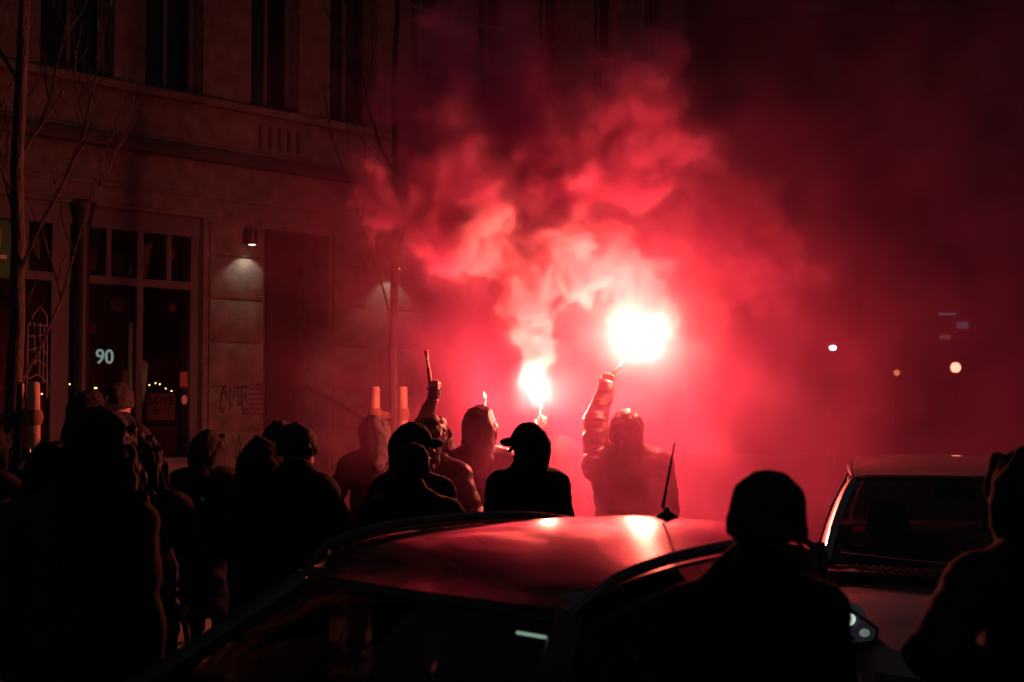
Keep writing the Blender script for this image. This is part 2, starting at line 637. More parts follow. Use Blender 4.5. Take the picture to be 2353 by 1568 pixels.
flower((-.99, 3.0), .11, M_orange, 'large orange paper flower under the window rail')
flower((-1.6, 3.05), .07, M_red, 'red paper flower beside the iron column')
flower((-1.33, 2.72), .08, M_red, 'dull red paper flower low in the window centre')
flower((-1.5, 2.75), .04, M_orange, 'tiny orange paper flower on a thread')
flower((-.27, 3.0), .06, M_red, 'small red paper flower by the window edge')
flower((-.68, 2.98), .07, M_blue, 'blue paper flower beside the middle window bar')
decor('paper_banner', 'long pale paper strip hanging in the shop window', 'banner', [(-.68, 1.9), (-.45, 1.9), (-.4, 2.35), (-.48, 2.4), (-.5, 2.8), (-.66, 2.82)], M_paper, y=.5)
decor('white_board', 'cream paper board standing low behind the shop window', 'board', [(-1.02, 1.75), (-.83, 1.75), (-.83, 2.25), (-.9, 2.27), (-.95, 2.05)], M_paper, y=.22)
sign = decor('love_sign', 'small pink card lettered LOVE in the shop window', 'sign', [(-.6, 1.7), (-.22, 1.7), (-.22, 2.0), (-.6, 2.0)], mat('pink_card', (.42, .2, .19), .8), y=.22)
facade_text('lettering', 'LOVE', .14, -.41, .214, 1.92, M_ink, sign)
facade_text('lettering', 'IS', .1, -.47, .214, 1.79, M_ink, sign)
decor('sticker', 'round pale sticker on the shop window glass', 'sticker', [(-.16 + .04 * math.cos(k * .524), 1.93 + .055 * math.sin(k * .524)) for k in range(12)], M_paper, y=.125, thick=.003)
decor('sticker', 'square dull red sticker near the shop window frame', 'sticker', [(-.22, 2.08), (-.12, 2.08), (-.12, 2.25), (-.22, 2.25)], mat('red_sticker', (.3, .1, .1), .8), y=.125, thick=.003)
o = decor('window_notice', 'dark board with lettering below the pink card', 'notice', [(-.68, 1.3), (-.15, 1.3), (-.15, 1.62), (-.68, 1.62)], mat('dark_red_board', (.09, .02, .02), .8), y=.3)
# chalk drawing on the left pane
q = MB()
ch = [[(-2.12, 1.95), (-2.12, 2.7), (-2.05, 2.84), (-1.98, 2.92), (-1.9, 2.82), (-1.89, 1.95)], [(-2.1, 2.72), (-1.9, 2.72)], [(-2.1, 2.6), (-1.9, 2.62)], [(-2.1, 2.45), (-1.95, 2.5), (-1.9, 2.4)], [(-2.08, 2.3), (-2.0, 2.35), (-1.9, 2.28)],
      [(-2.1, 2.15), (-2.0, 2.2), (-1.9, 2.12)], [(-2.05, 2.75), (-2.03, 2.3)], [(-1.98, 2.75), (-1.98, 2.2)], [(-1.93, 2.7), (-1.94, 2.1)]]
for ln in ch:
    q.tube([(p[0], .132, p[1]) for p in ln], .006, 5)
q.build('chalk_drawing', mat('chalk', (.45, .4, .38), .9), shopw)
num = thing('window_number', 'white lit number 90 glowing inside the shop window', 'number sign', bw(-1.16, .2, 2.4), B_RZ)
me = text_mesh('90', .23, .01)
me.materials.clear()
o = link('digit', me, emit('number_glow', (.75, .9, .85), .55), num, smooth=False)
o.rotation_euler = (math.radians(90), 0, 0)

WARM = emit('fairy_bulb_light', (1, .55, .14), 26)
for (lab, pts) in (('string of tiny warm bulbs in the shop window behind the pink card', [(-1.6, 2.1), (-1.53, 2.1), (-1.42, 2.14), (-1.37, 2.11), (-1.22, 2.06), (-1.2, 2.06), (-1.04, 2.06), (-.97, 2.06), (-.9, 2.11), (-.7, 2.04), (-.68, 2.045), (-.62, 2.05), (-.52, 2.1), (-.44, 2.12), (-.38, 2.11), (-.3, 2.06), (-.22, 2.03)]),
                   ('string of tiny warm bulbs in the shop window behind the tree', [(-2.25, 2.05), (-2.1, 2.03), (-1.99, 2.06), (-1.95, 2.02), (-1.9, 2.05), (-1.86, 1.99)])):
    st = thing('fairy_lights', lab, 'string lights', B_O, B_RZ, 'fairy lights in the shop window')
    q = MB()
    q.tube([(p[0], .3, p[1] + .012) for p in pts], .003, 5)
    q.build('cable', M_black, st)
    bulb_or_glint = None
    for i, p in enumerate(pts):
        if bulb_or_glint is None:
            q = MB()
            q.ball((0, 0, 0), .0055, 8, 6)
            o = q.build('bulb_or_glint', WARM, st)
            bulb_or_glint = o.data
        else:
            o = bpy.data.objects.new('bulb_or_glint', bulb_or_glint)
            C.objects.link(o)
            o.parent = st
        o.location = (p[0], .294, p[1])
gs = decor('green_sign', 'green painted shop sign on the wall behind the tree', 'sign', [(-2.95, 3.2), (-2.44, 3.18), (-2.42, 3.22), (-2.41, 3.74), (-2.46, 3.78), (-2.95, 3.79)], M_green, y=-.04, thick=.035)
q = MB()
q.box(-2.56, -2.54, -.05, -.041, 3.5, 3.68)
q.box(-2.66, -2.6, -.05, -.041, 3.36, 3.4)
q.box(-2.56, -2.47, -.05, -.041, 3.38, 3.42)
q.build('lettering', M_paper, gs)


def wall_lamp(s, z, label):
    t = thing('wall_lamp', label, 'wall lamp', bw(s, -.035, z), B_RZ, 'lamps on the corner house')
    q = MB()
    q.lathe([(.055, -.1), (.062, -.09), (.062, .07), (.05, .085)], 20, Matrix.Translation((0, -.13, 0)))
    q.build('housing', M_black, t)
    q = MB()
    q.box(-.02, .02, -.08, 0, -.02, .02)
    q.box(-.04, .04, -.012, 0, -.06, .06)
    q.build('bracket', M_black, t)
    q = MB()
    q.lathe([(.042, -.104), (.042, -.1005)], 16, Matrix.Translation((0, -.13, 0)))
    q.build('lens', emit('lamp_lens', (1, .86, .62), 3), t)
    li = bpy.data.lights.new('lamp_light', 'SPOT')
    li.energy = LAMP_W
    li.color = (1, .88, .7)
    li.spot_size = math.radians(112)
    li.spot_blend = .3
    li.shadow_soft_size = .05
    lo = bpy.data.objects.new('lamp_light', li)
    C.objects.link(lo)
    lo.parent = t
    lo.location = (0, -.12, -.108)
    lo.rotation_euler = (math.radians(-6), 0, 0)


LAMP_W = 14
wall_lamp(.57, 3.87, 'black downlight lit on the pier between shop window and door')
wall_lamp(2.9, 3.75, 'black downlight lit on the wall beyond the door')

# ---- trees with stakes
def branch(q, p, d, length, r, depth, rr):
    n = 5
    pts, rad = [p], [r]
    for i in range(n):
        d = (d + Vector((rr.uniform(-.16, .16), rr.uniform(-.16, .16), rr.uniform(.02, .2)))).normalized()
        p = p + d * length / n
        pts.append(p)
        rad.append(r * (1 - .78 * (i + 1) / n) + .0012)
    q.tube(pts, rad, 5)
    if depth > 0:
        for i in range(1, n + 1):
            for _ in range(1 if rr.random() < .8 else 0):
                a = rr.uniform(0, 6.28)
                dd = (d * .9 + Vector((math.cos(a) * .6, math.sin(a) * .6, .35))).normalized()
                branch(q, pts[i], dd, length * rr.uniform(.3, .5), rad[i] * .6 + .001, depth - 1, rr)


def street_tree(px, d, r0, height, label, seed, stake_px, limb_z):
    rr = random.Random(seed)
    base = P(px, HZ, d)
    base.z = PV
    t = thing('street_tree', label, 'tree', base, 0, 'young street trees with stakes')
    q = MB()
    pts, rad = [], []
    for i in range(26):
        z = height * i / 25
        wob = .012 * math.sin(z * 3 + seed) + rr.uniform(-.006, .006)
        pts.append((wob + .035 * z * (.3 if seed == 1 else .1), .01 * math.cos(z * 2.2), z))
        rad.append(r0 * (1.25 if i == 0 else 1) * (1 - .62 * i / 25) * rr.uniform(.92, 1.1) + .004)
    q.tube(pts, rad, 10)
    q.build('trunk', M_bark, t)
    for k, z in enumerate(limb_z):
        i = min(int(z / height * 25), 24)
        a = k * 2.4 + seed
        q = MB()
        branch(q, Vector(pts[i]), Vector((math.cos(a) * .55, math.sin(a) * .55, .85)).normalized(), rr.uniform(1.2, 2.1), .013 * rr.uniform(.7, 1.1), 2, rr)
        q.build('branch', M_bark, t)
    # stakes and the tie bar are their own thing
    sp = thing('tree_support', label.split(' tree')[0] + ' tree support of pale round stakes tied with coir rope', 'tree support', base, 0, 'stakes around the young trees')
    for (sx, sy, lean) in stake_px:
        q = MB()
        q.tube([(sx - lean * .0, sy, -.02), (sx + lean * .5, sy, 1.0), (sx + lean, sy, 1.9), (sx + lean, sy, 1.915)], [.045, .043, .04, .03], 14)
        q.build('stake', M_stake, sp)
    for (sx, sy, lean) in stake_px:
        q = MB()
        zc = 1.68
        q.tube([(sx + lean * .9, sy, zc - .05), (sx + lean * .9, sy, zc), (sx + lean * .9, sy, zc + .05)], [.05, .062, .052], 12)
        q.tube([(sx + lean * .9, sy, zc), (0, 0, zc - .015)], .035, 8)
        q.build('rope_tie', M_rope, sp)
    return t


street_tree(25, 9.4, .058, 6.5, 'bare young tree in front of the shop window', 1, [(.18, .02, -.035), (-.16, -.05, .03), (-.02, .2, 0)], [1.95, 2.4, 2.75, 3.0, 3.3, 3.6, 3.9, 4.2, 4.5])
street_tree(903, 12.2, .045, 5.5, 'bare thin tree half hidden in smoke beyond the house door', 4, [(-.17, 0, .02), (.09, 0, -.005)], [2.6, 3.2, 3.9])

# ---- far side of the street
M_far = mat('far_facade', (.05, .043, .04), 0.9, vary=0.2, bscale=3)
far = thing('far_building', 'dark apartment block far down the street beyond the smoke', 'building', (13, 52, 0), math.radians(-8))
q = MB()
q.box(-12, 16, 0, 8, 0, 21)
q.build('wall', M_far, far, smooth=False)
q = MB()
q.box(-12.4, 16.4, -.4, 8.4, 21, 21.5)
q.build('roof', M_trim, far, smooth=False)
for i in range(9):
    for j in range(6):
        q = MB()
        x, z = -11 + i * 3, 1.2 + j * 3
        q.box(x, x + 1.2, -.04, .02, z, z + 1.7)
        wo = q.build('window', M_dark, far, smooth=False)
        q = MB()
        q.box(x + .08, x + 1.12, -.05, -.041, z + .08, z + 1.62)
        q.build('pane', M_black, wo, smooth=False)
lp = P(1912, 800, 34)
t = thing('street_lamp', 'distant street lamp burning white right of the smoke', 'street lamp', (lp.x, lp.y, 0))
q = MB()
q.tube([(0, 0, 0), (0, 0, lp.z - .15), (0, 0, lp.z + .1)], [.06, .045, .04], 10)
q.build('pole', M_black, t)
q = MB()
q.box(-.2, .2, -.15, .15, lp.z + .12, lp.z + .2)
q.build('lamp_head', M_black, t)
q = MB()
q.ball((0, -.1, lp.z), (.085, .06, .06), 14, 8)
q.build('lamp_globe', emit('street_lamp_light', (.9, .97, 1), 14), t)


def signal(px, py, d, col, st, label, sz):
    p = P(px, py, d)
    t = thing('traffic_light', label, 'traffic light', (p.x, p.y, 0), 0, 'signals far down the street')
    q = MB()
    q.tube([(0, .08, 0), (0, .08, p.z + .3)], .05, 8)
    q.build('pole', M_black, t)
    q = MB()
    q.box(-.12, .12, -.02, .1, p.z - .6, p.z + .22)
    q.build('housing', M_black, t, bevel=.03)
    for k, dz in enumerate((0, -.22, -.44)):
        q = MB()
        q.lathe([(sz, 0), (sz, .02), (sz * .6, .035)], 14, Matrix.Translation((0, -.02, p.z + dz)) @ Matrix.Rotation(math.radians(90), 4, 'X'))
        q.build('lens', emit('signal_glow', col, st) if k == 0 else M_dark, t)


signal(2195, 845, 33, (1, .3, .2), 5, 'red signal glowing far down the street', .12)
signal(2060, 857, 38, (1, .28, .1), 1.2, 'dim amber signal beside the far street lamp', .08)
signal(641, 1600, 60, (1, .1, .1), 0, 'unlit signal hidden far behind the crowd', .08) if False else None
for (px, py, wd, hg, col, st, lab) in ((2178, 722, 38, 3, (.6, .6, .9), .18, 'thin bluish shop sign glowing on the far block'), (2212, 748, 26, 16, (.5, .5, .8), .1, 'small blurred violet sign on the far block'),
                                       (2172, 775, 24, 9, (.9, .5, .25), .12, 'small brown sign glowing on the far block')):
    p = P(px, py, 50)
    q = MB()
    k = 50 / F
    q.box(-wd * k / 2, wd * k / 2, -.1, 0, -hg * k / 2, hg * k / 2)
    o = q.build('shop_sign', emit('far_sign_glow', col, st), None, smooth=False)
    o.location = p
    tag(o, lab, 'sign', 'shop signs far down the street')
sl = thing('light_string', 'hanging string of three dim amber bulbs above the smoke', 'string lights', P(1493, 110, 40))
q = MB()
q.tube([(0, 0, 2.2), (0, 0, -1.3)], .01, 5)
q.build('cable', M_black, sl)
for (py, st) in ((110, .5), (146, .2), (195, .2)):
    q = MB()
    q.ball((0, 0, (110 - py) / F * 40), .06, 10, 6)
    q.build('bulb_or_glint', emit('amber_bulb_light', (1, .5, .15), st), sl)

# ------------------------------------------------------------------ cars
M_paint_black = mat('dark_car_paint', (.012, .011, .012), 0.2, spec=0.6, coat=1.0)
M_paint_silver = mat('silver_car_paint', (.2, .195, .195), 0.34, metal=0.3, coat=1.0)
M_rubber = mat('rubber', (.018, .018, .018), 0.75)
M_plastic = mat('black_plastic', (.02, .02, .021), 0.5, bump=0.1, bscale=300)
M_trimgloss = mat('gloss_black_trim', (.02, .02, .021), 0.38, spec=.8, coat=0.15)
M_rail = mat('satin_roof_trim', (.1, .098, .098), 0.34, metal=.6)
M_chrome = mat('chrome', (.75, .75, .77), 0.12, metal=1.0)
M_alloy = mat('alloy', (.45, .45, .47), 0.3, metal=1.0)
M_carglass = glass('car_glass', (.8, .9, .85), 0.0, 0.72)
M_tintglass = glass('tinted_car_glass', (.8, .9, .85), 0.0, 0.45)
M_seat = mat('seat_cloth', (.035, .034, .036), 0.9, bump=0.2, bscale=120)
M_lampglass = glass('lamp_glass', (.95, 1, .98), 0.0, 0.92)
M_tail = mat('tail_lamp_red', (.25, .01, .01), 0.2, coat=0.6)


def lerp(a, b, t):
    return a + (b - a) * t


def interp(tab, x):
    """smooth (cubic Hermite) lookup in [(x, a, b, ...)], x rising"""
    if x <= tab[0][0]:
        return list(tab[0][1:])
    if x >= tab[-1][0]:
        return list(tab[-1][1:])
    for i in range(len(tab) - 1):
        p, q = tab[i], tab[i + 1]
        if x <= q[0]:
            h = q[0] - p[0]
            t = (x - p[0]) / h
            o, r = tab[max(i - 1, 0)], tab[min(i + 2, len(tab) - 1)]
            out = []
            for k in range(1, len(p)):
                m0 = (q[k] - o[k]) / (q[0] - o[0])
                m1 = (r[k] - p[k]) / (r[0] - p[0])
                out.append((2 * t ** 3 - 3 * t * t + 1) * p[k] + (t ** 3 - 2 * t * t + t) * h * m0 + (3 * t * t - 2 * t ** 3) * q[k] + (t ** 3 - t * t) * h * m1)
            return out


def spl(pts, n):
    """Catmull-Rom through points, n samples"""
    P0 = [Vector(p) for p in pts]
    P0 = [P0[0] * 2 - P0[1]] + P0 + [P0[-1] * 2 - P0[-2]]
    out = []
    m = len(pts) - 1
    for i in range(n):
        u = i / (n - 1) * m
        k = min(int(u), m - 1)
        t = u - k
        a, b, c, d = P0[k:k + 4]
        out.append(0.5 * ((2 * b) + (c - a) * t + (2 * a - 5 * b + 4 * c - d) * t * t + (3 * b - a - 3 * c + d) * t ** 3))
    return out


def build_car(name, label, loc, heading, c):
    """car-local frame: x forward, y to the car's left, z up; the origin lies on the ground below the top edge of the windscreen"""
    t = thing(name, label, 'car', (loc[0], loc[1], 0), heading)
    paint = c['paint']
    pil = spl(c['pillar'], 14)                    # windscreen corner path, top to base (left side)
    roofl = spl(c['rail'], 30)                    # roof edge path, front to back (left side)
    cpil = spl(c['cpillar'], 12)                  # roof rear corner down to the waist
    mir = lambda p: Vector((p.x, -p.y, p.z))
    # roof skin
    rows = []
    nc = 17
    for k, p in enumerate(roofl):
        u = k / (len(roofl) - 1)
        zc = interp(c['roofmid'], p.x * -1)[0]
        front = c['bow'] * (1 - min(u / .25, 1)) ** 2
        back = .06 * max(0, (u - .8) / .2) ** 2
        pz = p.z - c.get('edge_drop', 0) * min(1, u / .12)
        r = []
        for j in range(nc):
            y = 1 - 2 * j / (nc - 1)
            m = 1 - abs(y) ** 2.6
            r.append(Vector((p.x + front * (1 - y * y) - back * (1 - y * y), p.y * y, pz + (zc - pz) * m)))
        rows.append(r)
    q = MB()
    q.grid(rows, .012)
    roof = q.build('roof', paint, t)
    # windscreen
    q = MB()
    rows = []
    for k, p in enumerate(pil):
        u = k / (len(pil) - 1)
        bow = lerp(c['bow'], c['bow_base'], u)
        inn = p.y - .012
        rows.append([Vector((p.x + bow * (1 - y * y), inn * y, p.z + (rows and 0 or 0) + .012 * (1 - y * y))) for y in [1 - 2 * j / 16 for j in range(17)]])
    q.grid(rows, .006)
    q.build('windscreen', c.get('screen', M_carglass), t)
    # dark band round the edge of the windscreen
    q = MB()
    top = [v + Vector((.004, 0, .004)) for v in rows[0]]
    low = [v.lerp(rows[1][j], .55) + Vector((.004, 0, .004)) for j, v in enumerate(rows[0])]
    q.grid([top, low], .003)
    q.build('windscreen_band', M_plastic, t)
    # rear window
    q = MB()
    rr = []
    for k, p in enumerate(cpil):
        rr.append([Vector((p.x - .06 * (1 - y * y) - .012, (p.y - .07) * y, p.z)) for y in [1 - 2 * j / 10 for j in range(11)]])
    q.grid(rr, .006)
    q.build('rear_window', M_tintglass, t)
    for s in (1, -1):
        f = (lambda p: p) if s == 1 else mir
        # pillars and roof rail
        q = MB()
        path = [f(p) for p in pil[::-1][:c.get('pillar_cut', 14)]]
        q.ribbon(path, .075, .05, up=(.35, s * .8, .5))
        q.build('windscreen_pillar', c.get('pillar_mat', paint), t, bevel=.012)
        q = MB()
        q.tube([f(p + Vector((0, .012, .004))) for p in roofl], [.009 + .008 * min(1, 4 * min(i, 29 - i) / 29) for i in range(30)], 8)
        q.build('roof_rail', c.get('rail_mat', M_rail), t)
        q = MB()
        q.ribbon([f(p) for p in cpil], .12, .06, up=(-.3, s * .9, .3))
        q.build('rear_pillar', paint, t, bevel=.015)
        # door glass below the rail
        top = [f(p + Vector((0, -.004, -.012))) for p in pil[::-1]][:-1] + [f(p + Vector((0, .0, -.02))) for p in roofl] + [f(p + Vector((.04, 0, 0))) for p in cpil[1:]]
        def belt(x):
            w_, z_ = interp(c['belt'], x)
            return Vector((x, s * w_, z_))
        for (x1, x0, nm) in ((c['pillar'][-1][0] - .05, c['bpost'] + .04, 'front_door_glass'), (c['bpost'] - .04, c['cpillar'][-1][0] + .1, 'rear_door_glass')):
            tp = [p for p in top if x0 <= p.x <= x1]
            if len(tp) < 3:
                continue
            if c.get('coupe') and nm == 'rear_door_glass':
                rows2 = []
                for v in [i / 8 for i in range(9)]:
                    rows2.append([Vector((p.x, lerp(p.y, belt(p.x).y, v), lerp(p.z, belt(p.x).z, 1 - (1 - v) ** 2.4))) for p in tp if p.z > belt(p.x).z])
                q = MB()
                q.grid(rows2, .01)
                q.build('rear_quarter', paint, t)
                continue
            rows2 = [[lerp(p - Vector((0, -s * .01, .07)), belt(p.x), v) + Vector((0, s * .02 * math.sin(math.pi * v), 0)) for p in tp if p.z - .08 > belt(p.x).z] for v in [i / 5 for i in range(6)]]
            if len(rows2[0]) < 2:
                continue
            q = MB()
            q.grid(rows2, .004)
            q.build(nm, M_tintglass, t)
            q = MB()
            e = rows2[0]
            q.tube([v + Vector((0, s * .006, .006)) for v in e], .013, 6)
            q.tube([v + Vector((0, s * .006, .006)) for v in rows2[-1]], .011, 6)
            q.build('door_frame', M_rail, t)
        bp = belt(c['bpost'])
        tp = min(top, key=lambda p: abs(p.x - c['bpost']))
        q = MB()
        q.ribbon([tp - Vector((0, s * .012, .01)), lerp(tp, bp, .5) + Vector((0, s * .012, 0)), bp], .09, .05, up=(0, 1, 0))
        q.build('door_post', M_trimgloss, t)
        # flank: waist to sill
        rows3 = []
        xs = [lerp(c['tail'], c['nose'], i / 34) for i in range(35)]
        for x in xs:
            w_, z_ = interp(c['shoulder'], x)
            r = []
            for (k, zz) in ((.965, 1.0), (1.0, .93), (1.012, .8), (1.0, .6), (1.015, .45), (1.0, .3), (.95, .2)):
                r.append(Vector((x, s * w_ * k, .0 + z_ * zz)))
            rows3.append(r)
        q = MB()
        q.grid(rows3, .02)
        q.build('body_side', paint, t)
        # wheels
        for xw in (c['axf'], c['axr']):
            w_ = interp(c['shoulder'], xw)[0] + .012
            wp = thing('wheel', None, None, (xw, s * (w_ - .1), c['wr']))
            wp.parent = t
            wp.rotation_euler = (math.radians(-90 * s), 0, 0)
            R = c['wr']
            q = MB()
            q.lathe([(R * .62, -.09), (R * .93, -.1), (R, -.07), (R, .07), (R * .93, .1), (R * .62, .1)], 28)
            q.build('tyre', M_rubber, wp)
            q = MB()
            q.lathe([(R * .63, -.08), (R * .63, .095), (R * .58, .09), (R * .5, .07), (R * .15, .085), (R * .1, .1)], 24)
            for a in range(5):
                Mx = Matrix.Rotation(a * 2 * math.pi / 5, 4, 'Z')
                q.box(R * .12, R * .6, -.025, .025, .07, .1, Mx)
            q.build('rim', M_alloy, wp)
            q = MB()
            q.lathe([(R * 1.0, .05), (R * 1.14, .05), (R * 1.14, .115), (R * 1.02, .115)], 28)
            q.build('arch_trim', M_plastic, wp)
        # mirror
        mp = Vector(c['mirror'])
        q = MB()
        q.ball((mp.x, s * mp.y, mp.z), (.06, .105, .075), 14, 9)
        mo = q.build('wing_mirror', c['mirror_mat'], t)
        q = MB()
        q.ribbon([(mp.x, s * (mp.y - .09), mp.z - .03), (mp.x + .02, s * (mp.y - .17), mp.z - .07)], .06, .03)
        q.build('mirror_arm', M_plastic, mo)
        q = MB()
        q.box(mp.x - .062, mp.x - .056, s * (mp.y - .08), s * (mp.y + .08), mp.z - .05, mp.z + .05)
        q.build('mirror_glass', M_chrome, mo)
    # bonnet, cowl
    q = MB()
    base = [Vector((pil[-1].x + lerp(c['bow_base'], 0, y * y) + .05, pil[-1].y * y * 1.0, pil[-1].z - .012 * abs(y) ** 3 - .01)) for y in [1 - 2 * j / 20 for j in range(21)]]
    rows4 = []
    for i in range(15):
        u = i / 14
        r = []
        for j, b in enumerate(base):
            y = 1 - 2 * j / 20
            x = lerp(b.x + .06, c['nose'] - .1 - .12 * y * y, u)
            w_, z_ = interp(c['shoulder'], x)
            hood = interp(c['bonnet'], x)[0]
            r.append(Vector((x, y * (w_ - .055), z_ - .015 + (hood - z_) * (1 - abs(y) ** 3.0))))
        rows4.append(r)
    q.grid(rows4, .015)
    bon = q.build('bonnet', paint, t)
    for s in (1, -1):
        q = MB()
        ed = [r[0] if s == 1 else r[-1] for r in rows4]
        sh = []
        for v in ed:
            w_, z_ = interp(c['shoulder'], v.x)
            sh.append([v + Vector((0, s * .006, -.006)), Vector((v.x, s * (w_ - .02), z_ - .004)), Vector((v.x, s * w_ * .97, z_ - .02))])
        q.grid(sh, .01)
        q.build('front_wing', paint, t)
    q = MB()
    cow = [[v + Vector((-.055, 0, .012)) for v in base], [v + Vector((.055, 0, -.004)) for v in base]]
    q.grid(cow, .02)
    cg = q.build('cowl_panel', M_plastic, t)
    slat = None
    for i in range(26):
        y = .52 - 1.04 * i / 25
        b = Vector((pil[-1].x + lerp(c['bow_base'], 0, (y / pil[-1].y) ** 2) + .05, y, pil[-1].z))
        if slat is None:
            q = MB()
            q.box(-.03, .04, -.006, .006, -.002, .012)
            o = q.build('grille_slat', M_trimgloss, cg)
            slat = o.data
        else:
            o = bpy.data.objects.new('grille_slat', slat)
            C.objects.link(o)
            o.parent = cg
        o.location = b
    # wipers
    for (y0, y1) in ((.62, .02), (-.02, -.6)):
        q = MB()
        def ws(y, u):
            p = pil[-1].lerp(pil[-3], u)
            return Vector((p.x + lerp(c['bow'], c['bow_base'], 1 - u * .15) * (1 - (y / p.y) ** 2) + .012, y, p.z + .022))
        q.tube([ws(lerp(y0, y1, k / 6), .1 + .35 * k / 6) for k in range(7)], .009, 6)
        q.tube([ws(y0, 0), ws(lerp(y0, y1, .5), .28)], .008, 6)
        q.build('wiper', M_plastic, t)
    # nose
    rows5 = []
    for i in range(13):
        u = i / 12
        z = lerp(interp(c['bonnet'], c['nose'])[0] - .05, .2, u)
        r = []
        for j in range(21):
            y = 1 - 2 * j / 20
            bul = c['nose_bulge'] * (1 - abs(y) ** 2.2)
            x = c['nose'] - .02 + bul + .09 * math.sin(math.pi * min(1, u * 1.1)) - .25 * abs(y) ** 4
            w_ = interp(c['shoulder'], c['nose'])[0]
            r.append(Vector((x, y * w_ * .995, z)))
        rows5.append(r)
    q = MB()
    q.grid([rows4[-1]] + [rows5[0]], .01) if len(rows4[-1]) == 21 else None
    q.grid(rows5, .02)
    bump = q.build('front_bumper', paint, t)
    q = MB()
    gr = [[v + Vector((.012, 0, 0)) for v in r[3:18]] for r in rows5[2:5]]
    q.grid(gr, .01)
    q.build('grille', M_plastic, t)
    for zz in (3,):
        q = MB()
        q.tube([v + Vector((.018, 0, 0)) for v in rows5[zz][4:17]], .008, 6)
        q.build('grille_bar', M_chrome, t)
    q = MB()
    q.grid([[v + Vector((.012, 0, 0)) for v in r[2:19]] for r in rows5[7:10]], .01)
    q.build('lower_intake', M_plastic, t)
    q = MB()
    nb = rows5[6][10]
    q.box(nb.x + .005, nb.x + .015, -.26, .26, nb.z - .055, nb.z + .055)
    q.build('number_plate', mat('plate_white', (.6, .6, .58), .5), t)
    # headlights
    for s in (1, -1):
        hl = thing('headlight', None, None, (0, 0, 0))
        hl.parent = t
        pts = [Vector((p[0], s * p[1], p[2])) for p in c['lamp']]
        cen = sum(pts, Vector()) / len(pts)
        q = MB()
        n = len(pts)
        inn = [cen + (p - cen) * .9 - Vector((.05, s * .02, .0)) for p in pts]
        q.add([*pts, *inn, cen - Vector((.09, 0, 0))], [(i, (i + 1) % n, n + (i + 1) % n, n + i) for i in range(n)] + [(n + i, n + (i + 1) % n, 2 * n) for i in range(n)])
        q.build('lamp_bowl', M_plastic if s == c['lit'] else M_alloy, hl)
        fw = Vector((.8, s * .35, .42)).normalized()
        rot = fw.to_track_quat('Z', 'Y').to_matrix().to_4x4()
        for k, (u, rad, m_) in enumerate(((c['reflector_at'][0], .072, M_chrome), (c['reflector_at'][1], .048, M_chrome))):
            p = pts[0].lerp(pts[n // 2], u) + fw * .012
            q = MB()
            q.lathe([(rad * .25, -.05), (rad * .75, -.03), (rad, 0), (rad * 1.1, .006)], 20, Matrix.Translation(p) @ rot)
            q.build('reflector', m_, hl)
            if k == 0 and s == c['lit']:
                q = MB()
                q.lathe([(rad * .9, -.006), (rad * .7, .004), (rad * .1, .008)], 20, Matrix.Translation(p) @ rot)
                q.build('bulb_or_glint', emit('reflector_glint', (.86, 1, .84), .75), hl)  # glowing disc imitates an outside light glinting in the reflector
                q = MB()
                q.ball(pts[0].lerp(pts[n // 2], c['reflector_at'][1]) + fw * .004, (.03, .03, .022), 12, 8)
                q.build('bulb_or_glint', emit('reflector_glint_small', (.86, 1, .9), .16), hl)  # second, dimmer glowing spot for the same reflected light
        q = MB()
        q.add([*[p + fw * .012 for p in pts], cen + fw * .03], [(i, (i + 1) % n, n) for i in range(n)])
        q.build('lamp_cover', M_lampglass, hl)
        q = MB()
        q.tube([p + fw * .01 for p in pts + pts[:1]], .007, 6)
        q.build('lamp_rim', M_plastic, hl)
        # tail lamps
        q = MB()
        w_, z_ = interp(c['shoulder'], c['tail'] + .05)
        q.box(c['tail'] - .02, c['tail'] + .1, s * (w_ - .16), s * (w_ + .012), z_ - .3, z_ - .02)
        q.build('tail_lamp', M_tail, t, bevel=.02)
    # tail
    q = MB()
    rows6 = []
    for i in range(8):
        u = i / 7
        w_, z_ = interp(c['shoulder'], c['tail'])
        z = lerp(z_, .22, u)
        rows6.append([Vector((c['tail'] - .12 * (1 - abs(y) ** 3) * (1 - .3 * u), y * w_ * .99, z)) for y in [1 - 2 * j / 12 for j in range(13)]])
    q.grid(rows6, .02)
    q.build('tailgate', paint, t)
    # interior
    q = MB()
    q.box(c['tail'] + .1, pil[-1].x + .3, -.66, .66, .25, .3)
    q.build('cabin_floor', M_plastic, t)
    q = MB()
    db = pil[-1]
    q.grid([[Vector((db.x + .12 * (1 - y * y) + .04, y * (db.y - .06), db.z - .045)) for y in [1 - 2 * j / 12 for j in range(13)]],
            [Vector((db.x - .18, y * (db.y - .06), db.z - .03)) for y in [1 - 2 * j / 12 for j in range(13)]],
            [Vector((db.x - .34, y * (db.y - .06), db.z - .07)) for y in [1 - 2 * j / 12 for j in range(13)]],
            [Vector((db.x - .38, y * (db.y - .06), db.z - .4)) for y in [1 - 2 * j / 12 for j in range(13)]]], .02)
    dash = q.build('dashboard', M_plastic, t)
    q = MB()
    sw = Vector((db.x - .52, .36, db.z - .08))
    ring = [sw + Matrix.Rotation(math.radians(-28), 3, 'Y') @ Vector((0, .18 * math.cos(a), .18 * math.sin(a))) for a in [k * math.pi / 12 for k in range(25)]]
    q.tube(ring, .014, 8)
    for a in (0.2, math.pi - .2, -math.pi / 2):
        q.tube([sw, sw + Matrix.Rotation(math.radians(-28), 3, 'Y') @ Vector((0, .18 * math.cos(a), .18 * math.sin(a)))], .014, 6)
    q.ball(sw, (.03, .06, .06), 10, 6)
    q.build('steering_wheel', M_trimgloss, t)
